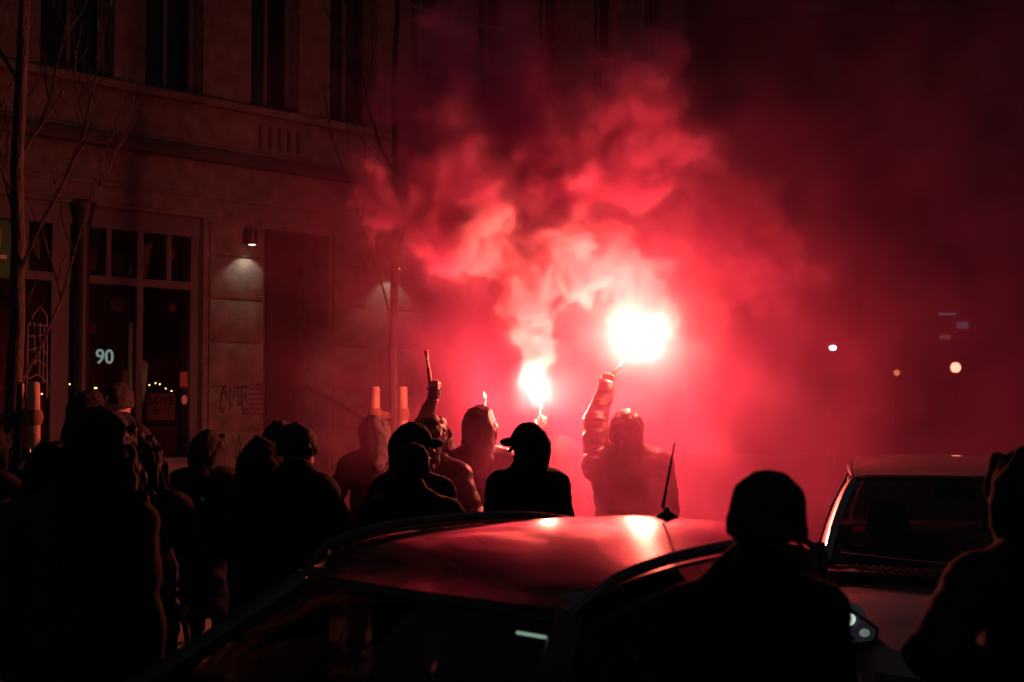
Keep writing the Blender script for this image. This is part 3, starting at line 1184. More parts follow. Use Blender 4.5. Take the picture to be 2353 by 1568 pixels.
    for (x, ys) in ((c['seat_x'], (.37, -.37)),) + (() if c.get('coupe') else ((c['seat_x'] - .95, (.37, -.37)),)):
        for y in ys:
            st = thing('seat', None, None, (x, y, 0))
            st.parent = t
            q = MB()
            q.box(-.25, .27, -.25, .25, .35, .52)
            q.build('cushion', M_seat, st, bevel=.05)
            q = MB()
            Mx = Matrix.Translation((-.27, 0, .48)) @ Matrix.Rotation(math.radians(-16), 4, 'Y')
            q.box(-.07, .07, -.25, .25, 0, .56, Mx)
            q.build('backrest', M_seat, st, bevel=.05)
            q = MB()
            q.box(-.05, .05, -.13, .13, .6, .78, Mx)
            q.tube([Mx @ Vector((0, .05, .55)), Mx @ Vector((0, .05, .62))], .007, 6)
            q.tube([Mx @ Vector((0, -.05, .55)), Mx @ Vector((0, -.05, .62))], .007, 6)
            q.build('headrest', M_seat, st, bevel=.048)
    q = MB()
    p = Vector((-.08 + c['bow'], 0, c['pillar'][0][2] - .07))
    q.box(p.x - .02, p.x, -.12, .12, p.z - .035, p.z + .035)
    q.tube([p, p + Vector((.1, 0, .055))], .01, 6)
    q.build('inside_mirror', M_plastic, t, bevel=.01)
    return t, roof


KS = 1.13


def up_k(p):
    """a point of the coupe's greenhouse at its measured size"""
    return (*[v * KS for v in p[:-1]], 1.9 - (1.9 - p[-1]) * KS)


black = dict(
    paint=M_paint_black, pillar_mat=M_trimgloss, mirror_mat=M_paint_black, coupe=True, edge_drop=.034,
    pillar=[up_k(p) for p in [(0, .52, 1.405), (.14, .60, 1.30), (.4, .69, 1.14), (.74, .76, .98)]],
    rail=[up_k(p) for p in [(0, .52, 1.41), (-.07, .547, 1.462), (-.15, .56, 1.492), (-.3, .567, 1.517), (-.52, .56, 1.53), (-.8, .51, 1.53), (-1.0, .455, 1.51), (-1.2, .38, 1.45)]],
    cpillar=[up_k(p) for p in [(-1.2, .38, 1.45), (-1.4, .27, 1.2), (-1.54, .21, 1.0), (-1.6, .22, .9)]],
    roofmid=[up_k(p) for p in [(0, 1.412), (.15, 1.452), (.3, 1.485), (.5, 1.515), (.75, 1.537), (.94, 1.54), (1.1, 1.525), (1.2, 1.5)]],
    bow=.055, bow_base=.22, belt=[(-2.1, .76, .76), (-1.45, .86, .78), (-.7, .88, .84), (.35, .885, .86), (.9, .87, .86)], bpost=-.7,
    shoulder=[(-2.12, .64, .74), (-1.98, .76, .76), (-1.45, .88, .78), (-.7, .895, .84), (.35, .9, .86), (.85, .89, .86), (1.35, .86, .8), (1.7, .78, .7), (1.84, .7, .64)],
    bonnet=[(.8, .885), (1.25, .86), (1.6, .78), (1.84, .68)], nose=1.84, tail=-2.12, nose_bulge=.12, axf=1.12, axr=-1.4, wr=.315,
    mirror=(.6, 1.03, .93), lamp=[(1.48, .84, .7), (1.6, .8, .72), (1.72, .68, .7), (1.8, .56, .64), (1.8, .62, .56), (1.7, .78, .57), (1.58, .83, .62)], lit=0, reflector_at=(.35, .7), seat_x=-.4)
car1, roof1 = build_car('parked_car', 'dark glossy rounded coupe with a bent roof aerial reflecting the flare on its roof', (-.227 * KS, 3.695 * KS), math.atan2(-.687, -.727), black)
# roof aerial
AX, AZ = -.96 * KS, 1.9 - (1.9 - 1.545) * KS
q = MB()
q.lathe([(.045, -.012), (.043, .004), (.027, .018), (.011, .029), (.008, .04)], 16, Matrix.Translation((AX, 0, AZ)) @ Matrix.Diagonal((1.2, .8, 1, 1)))
ae = q.build('roof_aerial', M_rubber, car1)
q = MB()
pts = [Vector((AX + .02 - .125 * u, -.05 * u, AZ + .038 + .22 * u)) for u in [k / 24 for k in range(25)]]
q.tube(pts, [.0058 - .0033 * u / 24 + (.001 if u % 2 else 0) for u in range(25)], 7)
q.build('mast', M_rubber, ae)
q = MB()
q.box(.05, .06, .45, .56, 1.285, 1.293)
q.build('windscreen_glint', emit('glint_glow', (.75, .95, .82), .9), car1, bevel=.004)  # glowing strip stands in for a street light reflected in the windscreen

silver = dict(
    paint=M_paint_silver, mirror_mat=M_plastic, rail_mat=M_paint_silver, pillar_cut=13, screen=M_tintglass,
    pillar=[(0, .545, 1.47), (.2, .605, 1.365), (.48, .66, 1.21), (.76, .69, 1.07)],
    rail=[(0, .545, 1.475), (-.15, .56, 1.502), (-.4, .57, 1.52), (-.9, .575, 1.53), (-1.5, .57, 1.52), (-2.1, .56, 1.48), (-2.5, .54, 1.42)],
    cpillar=[(-2.5, .54, 1.42), (-2.62, .62, 1.28), (-2.7, .68, 1.12), (-2.72, .7, 1.02)],
    roofmid=[(0, 1.485), (.2, 1.52), (.5, 1.543), (1.0, 1.555), (1.6, 1.545), (2.1, 1.505), (2.5, 1.44)],
    bow=.09, bow_base=.22, belt=[(-2.72, .72, 1.0), (-1.5, .76, 1.02), (.3, .75, 1.0), (.8, .72, 1.0)], bpost=-.75,
    shoulder=[(-2.78, .6, .98), (-2.6, .74, 1.0), (-1.5, .79, 1.01), (.3, .785, 1.0), (.8, .76, .99), (1.2, .735, .96), (1.5, .69, .885), (1.72, .61, .81)],
    bonnet=[(.8, 1.045), (1.2, 1.0), (1.5, .935), (1.72, .86)], nose=1.72, tail=-2.78, nose_bulge=.16, axf=1.05, axr=-1.75, wr=.31,
    mirror=(.5, .9, 1.1), lamp=[(1.25, .70, .985), (1.4, .655, .985), (1.56, .53, .945), (1.71, .41, .88), (1.735, .42, .83), (1.7, .56, .80), (1.56, .675, .82), (1.37, .725, .89)], lit=-1, reflector_at=(.6, .84), seat_x=-.3)
dv = Vector((-.255, -.967))
wc = Vector((2.245, 7.1)) - dv * .9
build_car('parked_car', 'silver compact people carrier facing the lens with one headlight glinting', (wc.x, wc.y), math.atan2(dv.y, dv.x), silver)

# ------------------------------------------------------------------ people
FBP = spectral(64, 2.7, 1.5, seed=77)
M_skin = mat('skin', (.26, .16, .12), 0.55, bump=0.05, bscale=200)
M_hair = mat('dark_hair', (.012, .009, .008), 0.75, spec=.25, bump=0.8, bscale=90, stretch=(1, 1, .12))
M_cloth = [mat('black_jacket_cloth', (.012, .012, .013), 0.95, spec=.2, bump=0.2, bscale=140),
           mat('charcoal_jacket_cloth', (.02, .02, .022), 0.95, spec=.2, bump=0.2, bscale=140),
           mat('dark_nylon_jacket', (.024, .023, .024), 0.46, spec=.35, bump=0.25, bscale=18),
           mat('dark_brown_coat_cloth', (.024, .02, .018), 0.95, spec=.2, bump=0.3, bscale=120)]
for cm_, amt in ((M_cloth[2], .55), (M_cloth[0], .3), (M_cloth[1], .3)):
    nt_ = cm_.node_tree
    rn = nt_.nodes.new('ShaderNodeTexNoise')
    rn.noise_type = 'RIDGED_MULTIFRACTAL'
    rn.inputs['Scale'].default_value = 5.5
    rn.inputs['Detail'].default_value = 4
    rn.inputs['Distortion'].default_value = .8
    tc_ = [n for n in nt_.nodes if n.type == 'TEX_COORD'][0]
    mp_ = nt_.nodes.new('ShaderNodeMapping')
    mp_.inputs['Scale'].default_value = (1, 1, 1.7)
    nt_.links.new(tc_.outputs['Object'], mp_.inputs[0])
    nt_.links.new(mp_.outputs[0], rn.inputs['Vector'])
    b2 = nt_.nodes.new('ShaderNodeBump')
    b2.inputs['Strength'].default_value = amt
    b2.inputs['Distance'].default_value = .02
    nt_.links.new(rn.outputs[0], b2.inputs['Height'])
    b1 = [n for n in nt_.nodes if n.type == 'BUMP' and n != b2][0]
    nt_.links.new(b2.outputs[0], b1.inputs['Normal'])
M_knit = mat('black_knit', (.013, .013, .014), 0.9, bump=0.7, bscale=170, stretch=(1, 1, .3))
M_trous = mat('dark_trousers', (.011, .011, .013), 0.95, spec=.2, bump=0.2, bscale=120)
M_shoe = mat('dark_shoes', (.02, .018, .018), 0.5, bump=0.1, bscale=60)
M_fur = mat('fur_trim', (.09, .07, .055), 0.9, bump=1.0, bscale=130)
M_logo = mat('pale_embroidery', (.6, .58, .56), 0.7)
M_glove = mat('dark_glove', (.03, .026, .024), 0.6, bump=0.2, bscale=80)


def surface_nets(f, lo, h):
    """closed surface of the field f<0 sampled on a lattice of step h from lo: (verts, quads)"""
    nx, ny, nz = f.shape
    ins = f < 0
    corners = [(dx, dy, dz) for dx in (0, 1) for dy in (0, 1) for dz in (0, 1)]
    S = [f[dx:nx - 1 + dx, dy:ny - 1 + dy, dz:nz - 1 + dz] for dx, dy, dz in corners]
    I = [s < 0 for s in S]
    cnt = sum(i.astype(np.int8) for i in I)
    act = (cnt > 0) & (cnt < 8)
    ids = np.full(act.shape, -1, np.int64)
    idx = np.argwhere(act)
    ids[act] = np.arange(len(idx))
    acc = np.zeros((len(idx), 3))
    num = np.zeros(len(idx))
    for a in range(8):
        for b in range(a + 1, 8):
            if sum(abs(corners[a][k] - corners[b][k]) for k in range(3)) != 1:
                continue
            fa, fb = S[a][act], S[b][act]
            m = (fa < 0) != (fb < 0)
            t = np.where(m, fa / np.where(m, fa - fb, 1), 0)
            ca, cb = np.array(corners[a], float), np.array(corners[b], float)
            acc += np.where(m[:, None], ca + t[:, None] * (cb - ca), 0)
            num += m
    v = (idx + acc / num[:, None]) * h + np.array(lo)
    quads = []
    for ax in range(3):
        o1, o2 = [k for k in range(3) if k != ax]
        sl0 = [slice(1, -1)] * 3
        sl0[ax] = slice(0, -1)
        sl1 = [slice(1, -1)] * 3
        sl1[ax] = slice(1, None)
        e = ins[tuple(sl0)] != ins[tuple(sl1)]
        flip = ins[tuple(sl0)][e]
        p = np.argwhere(e)
        p[:, o1] += 1
        p[:, o2] += 1
        def at(d1, d2):
            q = p.copy()
            q[:, o1] -= d1
            q[:, o2] -= d2
            return ids[q[:, 0], q[:, 1], q[:, 2]]
        qd = np.stack([at(0, 0), at(1, 0), at(1, 1), at(0, 1)], 1)
        fl = flip if ax != 1 else ~flip
        qd[fl] = qd[fl][:, ::-1]
        quads.append(qd)
    q = np.concatenate(quads)
    return v, q[(q >= 0).all(1)]


class SDF:
    def __init__(self, lo, hi, h):
        self.lo, self.h = np.array(lo, float), h
        n = [int((hi[k] - lo[k]) / h) + 2 for k in range(3)]
        ax = [lo[k] + h * np.arange(n[k], dtype=np.float32) for k in range(3)]
        self.p = np.stack(np.meshgrid(*ax, indexing='ij'), -1).astype(np.float32)
        self.f = np.full(self.p.shape[:-1], 9.0, np.float32)

    def sub(self, c, r):
        """index window around a box, for speed"""
        sl = []
        for k in range(3):
            a = int((min(c[0][k], c[1][k]) - r - self.lo[k]) / self.h) - 1
            b = int((max(c[0][k], c[1][k]) + r - self.lo[k]) / self.h) + 2
            sl.append(slice(max(a, 0), max(min(b, self.f.shape[k]), 0)))
        return tuple(sl)

    def union(self, sl, d, k):
        g = self.f[sl]
        if k > 0:
            hh = np.clip(.5 + .5 * (g - d) / k, 0, 1)
            self.f[sl] = g + (d - g) * hh - k * hh * (1 - hh)
        else:
            self.f[sl] = np.minimum(g, d)

    def cap(self, a, b, ra, rb=None, k=.02, sq=(1, 1, 1)):
        rb = ra if rb is None else rb
        a, b, sq = np.array(a, np.float32), np.array(b, np.float32), np.array(sq, np.float32)
        sl = self.sub((a, b), max(ra, rb) / min(sq) + k * 2 + .01)
        p = (self.p[sl] - a) * sq
        ab = (b - a) * sq
        t = np.clip((p @ ab) / max(float(ab @ ab), 1e-9), 0, 1)
        d = np.linalg.norm(p - t[..., None] * ab, axis=-1) - (ra + t * (rb - ra))
        self.union(sl, d / max(sq), k)
        return self

    def ell(self, c, r, k=.02, R=None, cut=False):
        c, r = np.array(c, np.float32), np.array(r, np.float32)
        sl = self.sub((c, c), float(max(r)) + k * 2 + .01)
        p = self.p[sl] - c
        if R is not None:
            p = p @ np.array(R, np.float32)
        q = np.linalg.norm(p / r, axis=-1)
        d = (q - 1) * min(r)
        if cut:
            g, e = self.f[sl], -d
            hh = np.clip(.5 - .5 * (g - e) / max(k, 1e-6), 0, 1)
            self.f[sl] = g + (e - g) * hh + k * hh * (1 - hh)
        else:
            self.union(sl, d, k)
        return self

    def below(self, z):
        self.f = np.maximum(self.f, z - self.p[..., 2])
        return self

    def above(self, z):
        self.f = np.maximum(self.f, self.p[..., 2] - z)
        return self

    def crumple(self, amp, period, seed=0.0, stretch=(1, 1, 1)):
        near = np.abs(self.f) < .05
        self.f[near] += amp * sample(FBP, self.p[near] * np.array(stretch, np.float32) + seed, period)
        return self

    def mesh(self):
        self.f[0], self.f[-1] = 9, 9
        self.f[:, 0], self.f[:, -1] = 9, 9
        self.f[:, :, 0], self.f[:, :, -1] = 9, 9
        return surface_nets(self.f, self.lo, self.h)


def np_mesh(name, v, q, material, parent=None, smooth=True):
    me = bpy.data.meshes.new(name)
    me.vertices.add(len(v))
    me.vertices.foreach_set('co', np.ascontiguousarray(v, dtype=np.float32).ravel())
    me.loops.add(len(q) * 4)
    me.loops.foreach_set('vertex_index', np.ascontiguousarray(q, dtype=np.int32).ravel())
    me.polygons.add(len(q))
    me.polygons.foreach_set('loop_start', np.arange(len(q), dtype=np.int32) * 4)
    me.polygons.foreach_set('loop_total', np.full(len(q), 4, np.int32))
    me.update(calc_edges=True)
    me.validate()
    if smooth:
        me.shade_smooth()
    for m in (material if isinstance(material, (list, tuple)) else [material]):
        me.materials.append(m)
    o = bpy.data.objects.new(name, me)
    C.objects.link(o)
    if parent is not None:
        o.parent = parent
    return o


def rotz(a):
    return np.array([[math.cos(a), -math.sin(a), 0], [math.sin(a), math.cos(a), 0], [0, 0, 1]])


# hands: wrist at the origin, fingers towards +z, palm faces +y, thumb on +x (a right hand seen from its back)
def hand_mesh(curl, spread=.0, thumb_in=.4):
    s = SDF((-.075, -.09, -.06), (.085, .1, .23), .0042)
    s.cap((0, 0, -.05), (0, 0, .01), .027, .026, .0)
    s.cap((-.022, 0, .03), (-.026, 0, .082), .019, .017, .012).cap((.0, 0, .02), (0, 0, .088), .021, .017, .012).cap((.02, 0, .03), (.027, 0, .084), .019, .016, .012)
    L = [(.046, .028, .022), (.05, .032, .024), (.046, .03, .023), (.036, .022, .02)]
    X = [.03, .01, -.011, -.03]
    Z = [.084, .09, .086, .076]
    for i in range(4):
        p = np.array((X[i], 0, Z[i]))
        a = 0.0
        sd = (1.5 - i) * spread
        r = (.0095, .0098, .0092, .0082)[i]
        for j in range(3):
            a += curl[j] * (1 + .05 * i)
            d = np.array((math.sin(sd), math.sin(a) * math.cos(sd), math.cos(a) * math.cos(sd)))
            q = p + d * L[i][j]
            s.cap(p, q, r * (1 - .06 * j), r * (.97 - .08 * j), .003)
            s.cap(q, q + d * .0005, r * 1.03 * (1 - .07 * j), None, .003) if j < 2 else None
            p = q
    p = np.array((.026, .008, .022))
    d = np.array((.75, .25, .62))
    for j, (l, r) in enumerate(((.045, .0145), (.033, .0108), (.026, .0098))):
        d = d / np.linalg.norm(d)
        q = p + d * l
        s.cap(p, q, r, r * .92, .006 if j == 0 else .003)
        d = d + np.array((-.55, .75, -.05)) * thumb_in
        p = q
    return s.mesh()


HAND = {'relaxed': hand_mesh((.35, .45, .3), .03, .35), 'grip': hand_mesh((1.15, 1.35, .75), .0, 1.0)}


def place_hand(kind, side, wrist, direction, palm):
    v, q = HAND[kind]
    z = np.array(direction, float)
    z /= np.linalg.norm(z)
    y = np.array(palm, float)
    y = y - z * (y @ z)
    y /= np.linalg.norm(y)
    x = np.cross(y, z)
    v = v.copy()
    if side > 0:
        pass
    else:
        v[:, 0] *= -1
        q = q[:, ::-1]
    return np.array(wrist) + v @ np.stack([x, y, z]), q


def ik(s, w, l1, l2, pole):
    s, w, pole = map(lambda a: np.array(a, float), (s, w, pole))
    d = w - s
    L = np.linalg.norm(d)
    if L > l1 + l2 - .005:
        k = L / (l1 + l2 - .006)
        l1, l2 = l1 * k, l2 * k
    u = d / L
    a = (l1 * l1 - l2 * l2 + L * L) / (2 * L)
    hgt = math.sqrt(max(l1 * l1 - a * a, 1e-6))
    pp = pole - u * (pole @ u)
    pp /= np.linalg.norm(pp)
    return s + u * a + pp * hgt


def person(label, px, top, d, yaw=0.0, head='hood', head_yaw=0.0, cloth=0, ground=0.0, coat=.80, bulk=1.0, arms=None, seed=0, pitch=0.0, width=1.0, hood_point=None,
           puffer=0.0, hands=None, gloves=False, hair=None, crumple=1.0, group='crowd watching the flares', hat=None, glassy=False, lean=0.0):
    """a standing figure whose head top shows at (px, top), at distance d. arms: {'L' or 'R': (wrist world point, pole (local), palm (local), hand kind, direction(local or None))}"""
    tp = P(px, top, d)
    extra = {'hood': .03, 'beanie': .018, 'cap': .02, 'bare': .0, 'hair': .02}[head]
    H = tp.z - ground
    sc = (H) / (1.78 + extra)
    tp = tp - Vector((lean * sc * math.cos(yaw), lean * sc * math.sin(yaw), 0))
    t = thing('person', label, 'person', (tp.x, tp.y, ground), yaw, group)
    t.scale = (sc, sc, sc)
    inv = Matrix.Translation((tp.x, tp.y, ground)) @ Matrix.Rotation(yaw, 4, 'Z') @ Matrix.Scale(sc, 4)
    inv = inv.inverted()
    rr = random.Random(seed)
    W = width
    sh = {'L': np.array((-.185 * W, -.01, 1.44)), 'R': np.array((.185 * W, -.01, 1.44))}
    hipx, footx = .095, .11 + rr.uniform(-.01, .03)
    wrist, elbow, hk, hdir, palm = {}, {}, {}, {}, {}
    for s, sg in (('L', -1), ('R', 1)):
        a = (arms or {}).get(s)
        if a is None:
            w = np.array((sg * (.19 * W + rr.uniform(-.01, .02)), .13, 1.03 + rr.uniform(-.02, .03)))
            el = ik(sh[s], w, .285, .25, (sg * .8, -.75, 0))
            hk[s], palm[s], hdir[s] = 'relaxed', (-sg * .6, -.5, 0), np.array((-sg * .5, .25, -.75))
        elif a == 'down':
            w = np.array((sg * .25 * W, .05, .87))
            el = ik(sh[s], w, .29, .26, (sg * .4, -.9, 0))
            hk[s], palm[s], hdir[s] = 'relaxed', (-sg, 0, 0), None
        else:
            w = np.array(inv @ Vector(a[0]))
            el = ik(sh[s], w, .29, .26, a[1])
            hk[s], palm[s] = a[3], a[2]
            hdir[s] = None if a[4] is None else np.array(a[4], float)
        wrist[s], elbow[s] = w, el
        if hdir[s] is None:
            hdir[s] = w - el
    hy = rotz(head_yaw)
    hc = np.array((lean, .015 + .03 * pitch, 1.665))
    pt = lambda x, y, z: hc + hy @ np.array((x, y, z))
    allp = list(wrist.values()) + list(elbow.values())
    lo = [min(-.32, *[p[k] - .16 for p in allp]) if k == 0 else min(-.26, *[p[k] - .16 for p in allp]) for k in (0, 1)]
    hi = [max(.32, *[p[k] + .16 for p in allp]) if k == 0 else max(.3, *[p[k] + .16 for p in allp]) for k in (0, 1)]
    zt = max(1.84, *[p[2] + .14 for p in allp])
    # body: one continuous figure, face included
    b = SDF((lo[0], lo[1], -.02), (hi[0], hi[1], zt), .0115 if not glassy else .0105)
    for sg in (-1, 1):
        hip, kn, an = (sg * hipx, 0, .93), (sg * (hipx + footx) / 2, .025, .5), (sg * footx, -.01, .085)
        b.cap(hip, kn, .082, .055, .02).cap(kn, an, .053, .036, .02).cap((an[0], -.035, .045), (an[0] + sg * .02, .15, .03), .036, .026, .02)
        s = 'L' if sg < 0 else 'R'
        b.cap(sh[s], elbow[s], .048, .04, .02).cap(elbow[s], wrist[s], .04, .027, .015)
        b.cap((0, 0, 1.49), sh[s], .06, .052, .03)
    b.cap((0, 0, .96), (0, .0, 1.15), .13, .115, .04, (1, 1.35, 1)).cap((0, 0, 1.15), (0, -.005, 1.38), .12, .15, .05, (1, 1.45, 1))
    b.cap((0, -.005, 1.47), (lean * .8, .005, 1.6), .056, .054, .03)
    b.ell(pt(0, -.01, .025), (.077, .096, .092), .02, hy).cap(pt(0, .025, -.04), pt(0, .05, -.09), .055, .034, .03)
    b.cap(pt(0, .088, .01), pt(0, .112, -.022), .009, .014, .008).cap(pt(-.03, .084, .026), pt(.03, .084, .026), .012, None, .01)
    b.ell(pt(0, .082, -.058), (.024, .014, .011), .006, hy).ell(pt(0, .078, -.095), (.02, .016, .016), .01, hy)
    for sg in (-1, 1):
        b.ell(pt(sg * .031, .094, .004), (.015, .012, .011), .008, hy, cut=True)
        b.ell(pt(sg * .031, .08, .004), (.013, .012, .012), .002, hy)
        b.ell(pt(sg * .078, -.008, -.005), (.011, .02, .03), .006, hy)
    v, q = b.mesh()
    n0 = len(v)
    vs, qs, mi = [v], [q], [np.zeros(len(q), int)]
    for s, sg in (('L', -1), ('R', 1)):
        hv, hq = place_hand(hk[s], sg, wrist[s], hdir[s], palm[s])
        vs.append(hv)
        qs.append(hq + n0)
        mi.append(np.full(len(hq), 1 if gloves else 0))
        n0 += len(hv)
    o = np_mesh('body', np.concatenate(vs), np.concatenate(qs), [M_skin, M_glove], t)
    o.data.polygons.foreach_set('material_index', np.concatenate(mi).astype(np.int32))
    for sg in (-1, 1):
        e = MB()
        e.ball(pt(sg * .031, .083, .004), .0115, 12, 8)
        e.build('eye', M_eye, t)
    # trousers and shoes
    m = SDF((-.26, -.2, .0), (.26, .22, 1.08), .016)
    for sg in (-1, 1):
        hip, kn, an = (sg * hipx, 0, .95), (sg * (hipx + footx) / 2, .025, .5), (sg * footx, -.01, .1)
        m.cap(hip, kn, .1, .075, .03).cap(kn, an, .074, .066, .02)
    m.cap((0, 0, .95), (0, 0, 1.05), .145, .14, .03, (1, 1.3, 1))
    m.crumple(.006, .35, seed).below(.07)
    np_mesh('trousers', *m.mesh(), M_trous, t)
    m = SDF((-.3, -.16, -.005), (.3, .28, .17), .0125)
    for sg in (-1, 1):
        x = sg * footx
        m.cap((x, -.04, .05), (x + sg * .02, .16, .042), .047, .04, .02).cap((x, -.02, .05), (x, -.015, .13), .05, .052, .02)
    m.below(.004)
    np_mesh('shoes', *m.mesh(), M_shoe, t)
    # jacket
    cm = M_cloth[cloth]
    R = .165 * bulk
    j = SDF((lo[0] - .04, lo[1] - .04, coat - .1), (hi[0] + .04, hi[1] + .04, max(1.62, zt)), .0125)
    for zz in (0,):
        j.cap((0, 0, coat - .05), (0, 0, 1.1), R * 1.02, R * .98, .03, (1, 1.32, 1)).cap((0, 0, 1.1), (0, -.01, 1.33), R * .98, R * 1.05, .05, (1 / W, 1.25, 1))
    for s, sg in (('L', -1), ('R', 1)):
        j.cap((0, -.01, 1.515), sh[s] + np.array((0, 0, -.012)), .088, .084 * bulk, .06)
        j.cap(sh[s], elbow[s], .084 * bulk, .07 * bulk, .035).cap(elbow[s], wrist[s], .07 * bulk, .05 * bulk, .02)
        ax = (wrist[s] - elbow[s]) / np.linalg.norm(wrist[s] - elbow[s])
        j.cap(wrist[s] - ax * .015, wrist[s] + ax * .004, .05 * bulk, .047 * bulk, .008)
    j.cap((0, -.01, 1.48), (lean * .7, .005, 1.555), .088, .078, .035)
    if head == 'hood' and hood_point is None or head == 'cap':
        pass
    if puffer:
        near = np.abs(j.f) < .05
        ph = j.p[..., 2][near] * (2 * math.pi / .085) + 1.2 * sample(FBP, j.p[near], .9)
        j.f[near] -= puffer * np.abs(np.cos(ph * .5))
    # creases run round the sleeves and sag across the back
    j.crumple(.0042 * crumple, .7, seed * 1.3, (1, 1, 1.9)).crumple(.002 * crumple, .3, seed + 2.2, (.8, 1, 1.6)).below(coat)
    np_mesh('jacket', *j.mesh(), cm, t)
    # head wear
    if head == 'hood':
        hd = SDF((-.26, -.3, 1.38), (.26, .32, 1.95), .0105)
        hd.ell(pt(0, -.008, .018), (.112, .132, .138), .02, hy).cap(pt(0, -.045, .0), (0, -.075, 1.47), .105, .1, .05).cap(pt(0, .02, -.1), (0, .02, 1.5), .098, .09, .04)
        if hood_point is not None:
            hd.cap(pt(0, -.02, .06), pt(*hood_point), .08, .02, .05)
        hd.ell(pt(0, .125, -.02), (.078, .075, .115), .012, hy, cut=True)
        hd.cap(pt(-.085, .085, .02), pt(-.05, .09, .108), .014, None, .015).cap(pt(.085, .085, .02), pt(.05, .09, .108), .014, None, .015).cap(pt(-.05, .09, .108), pt(.05, .09, .108), .014, None, .015)
        hd.crumple(.0042 * crumple, .32, seed + 5, (1.6, 1, .8)).crumple(.0018 * crumple, .13, seed + 1)
        np_mesh('hood', *hd.mesh(), cm, t)
    elif head == 'beanie':
        hd = SDF((-.2, -.22, 1.5), (.2, .24, 1.9), .0085)
        hd.ell(pt(0, -.012, .045), (.092, .112, .1), .02, hy).cap(pt(0, -.035, -.01), pt(0, -.03, .04), .088, .092, .02)
        hd.f = np.maximum(hd.f, ((hc[2] - .035) - hd.p[..., 2]) * .9)
        for k in range(26):
            a = k * 2 * math.pi / 26
            hd.cap(pt(.089 * math.sin(a), .107 * math.cos(a) - .012, -.02), pt(.089 * math.sin(a), .108 * math.cos(a) - .012, .024), .0115, None, .006)
        hd.crumple(.003, .18, seed)
        np_mesh('beanie', *hd.mesh(), M_knit, t)
    elif head == 'cap':
        hd = SDF((-.3, -.3, 1.48), (.3, .3, 1.95), .0095)
        hd.ell(pt(0, -.012, .042), (.098, .118, .105), .02, hy)
        hd.cap(pt(0, -.05, -.02), (0, -.06, 1.49), .095, .09, .04)
        hd.cap(pt(0, .02, -.1), (0, .02, 1.5), .07, .08, .03)
        hd.ell(pt(0, .14, -.06), (.09, .08, .082), .01, hy, cut=True)
        hd.crumple(.003 * crumple, .3, seed)
        np_mesh('hood', *hd.mesh(), cm, t)
        vz = SDF((-.3, -.3, 1.6), (.3, .3, 1.8), .008)
        vz.ell(pt(0, .11, .03), (.066, .062, .028), .012, hy)
        np_mesh('visor', *vz.mesh(), cm, t)
    if hair == 'long' or head == 'hair':
        hd = SDF((-.25, -.3, 1.2), (.25, .25, 1.92), .0095)
        hd.ell(pt(0, -.02, .04), (.094, .108, .1), .02, hy)
        for k in range(34):
            a = math.pi * (.32 + 1.36 * k / 33) + math.pi / 2 - math.pi / 2
            x, y = .088 * math.sin(a + math.pi * 0), .1 * math.cos(a)
            p0 = pt(x * .9, y * .9 - .02, .06)
            p = p0
            for i in range(6):
                n_ = pt(x * (1.05 + .09 * i) + .016 * math.sin(i * 2.1 + k), y * (1.03 + .06 * i) - .02 + .016 * math.cos(i * 1.7 + k * 2), .06 - .072 * (i + 1))
                hd.cap(p, n_, .024, .021, .012)
                p = n_
        hd.crumple(.008, .16, seed, (1.4, 1.4, .4))
        np_mesh('hair', *hd.mesh(), M_hair, t)
    if hair == 'short':
        hd = SDF((-.2, -.2, 1.5), (.2, .2, 1.9), .0095)
        hd.ell(pt(0, -.02, .038), (.086, .1, .092), .02, hy)
        hd.ell(pt(0, .11, -.03), (.09, .07, .085), .015, hy, cut=True)
        hd.crumple(.006, .1, seed)
        np_mesh('hair', *hd.mesh(), M_hair, t)
    if hair == 'bun':
        hd = SDF((-.2, -.3, 1.5), (.2, .2, 2.0), .0095)
        hd.ell(pt(0, -.02, .035), (.086, .102, .092), .02, hy).ell(pt(0, -.06, .12), (.05, .05, .045), .012, hy)
        hd.ell(pt(0, .11, -.03), (.09, .07, .085), .015, hy, cut=True)
        hd.crumple(.006, .12, seed)
        np_mesh('hair', *hd.mesh(), M_hair, t)
    return t, inv, wrist, cm


M_eye = mat('eye', (.5, .47, .44), 0.15, coat=0.5)

# flare holders: where the hands are
H12 = P(1392, 890, 10.25)
H13 = P(1247, 985, 10.87)
H14 = P(999, 906, 9.95)
H15 = P(1113, 975, 11.15)
up = (0, 0, 1)
p12 = person('hooded person in a shiny padded jacket raising the big flare with a bent arm', 1441, 942, 10.0, yaw=.05, head='hood', head_yaw=-.25, cloth=2, bulk=1.2, width=1.15, puffer=.002, seed=12, coat=.72,
             arms={'L': (H12, (-.85, -.1, -.35), (.3, .9, 0), 'grip', (.25, .15, 1)), 'R': 'down'}, gloves=True, glassy=True, crumple=.8)
p10 = person('person in a wrinkled red lit hood seen from behind between cap wearers', 1101, 936, 9.6, yaw=.12, head='hood', cloth=2, bulk=1.12, seed=10, coat=.72, crumple=1.0, width=1.06, glassy=True)
p15 = person('person mostly hidden behind the wrinkled hood holding up a sparking flare stub', 1085, 1000, 11.4, yaw=0, head='beanie', cloth=1, seed=15,
             arms={'R': (H15, (.6, .1, -.8), (-.3, .9, 0), 'grip', (0, .1, 1))})
p11 = person('black hooded person in a visor cap looking sideways in front of the small flare', 1213, 976, 8.35, yaw=.25, head='cap', head_yaw=.95, cloth=0, bulk=1.05, seed=11, coat=.78, width=.9, arms={'L': 'down', 'R': 'down'}, glassy=True)
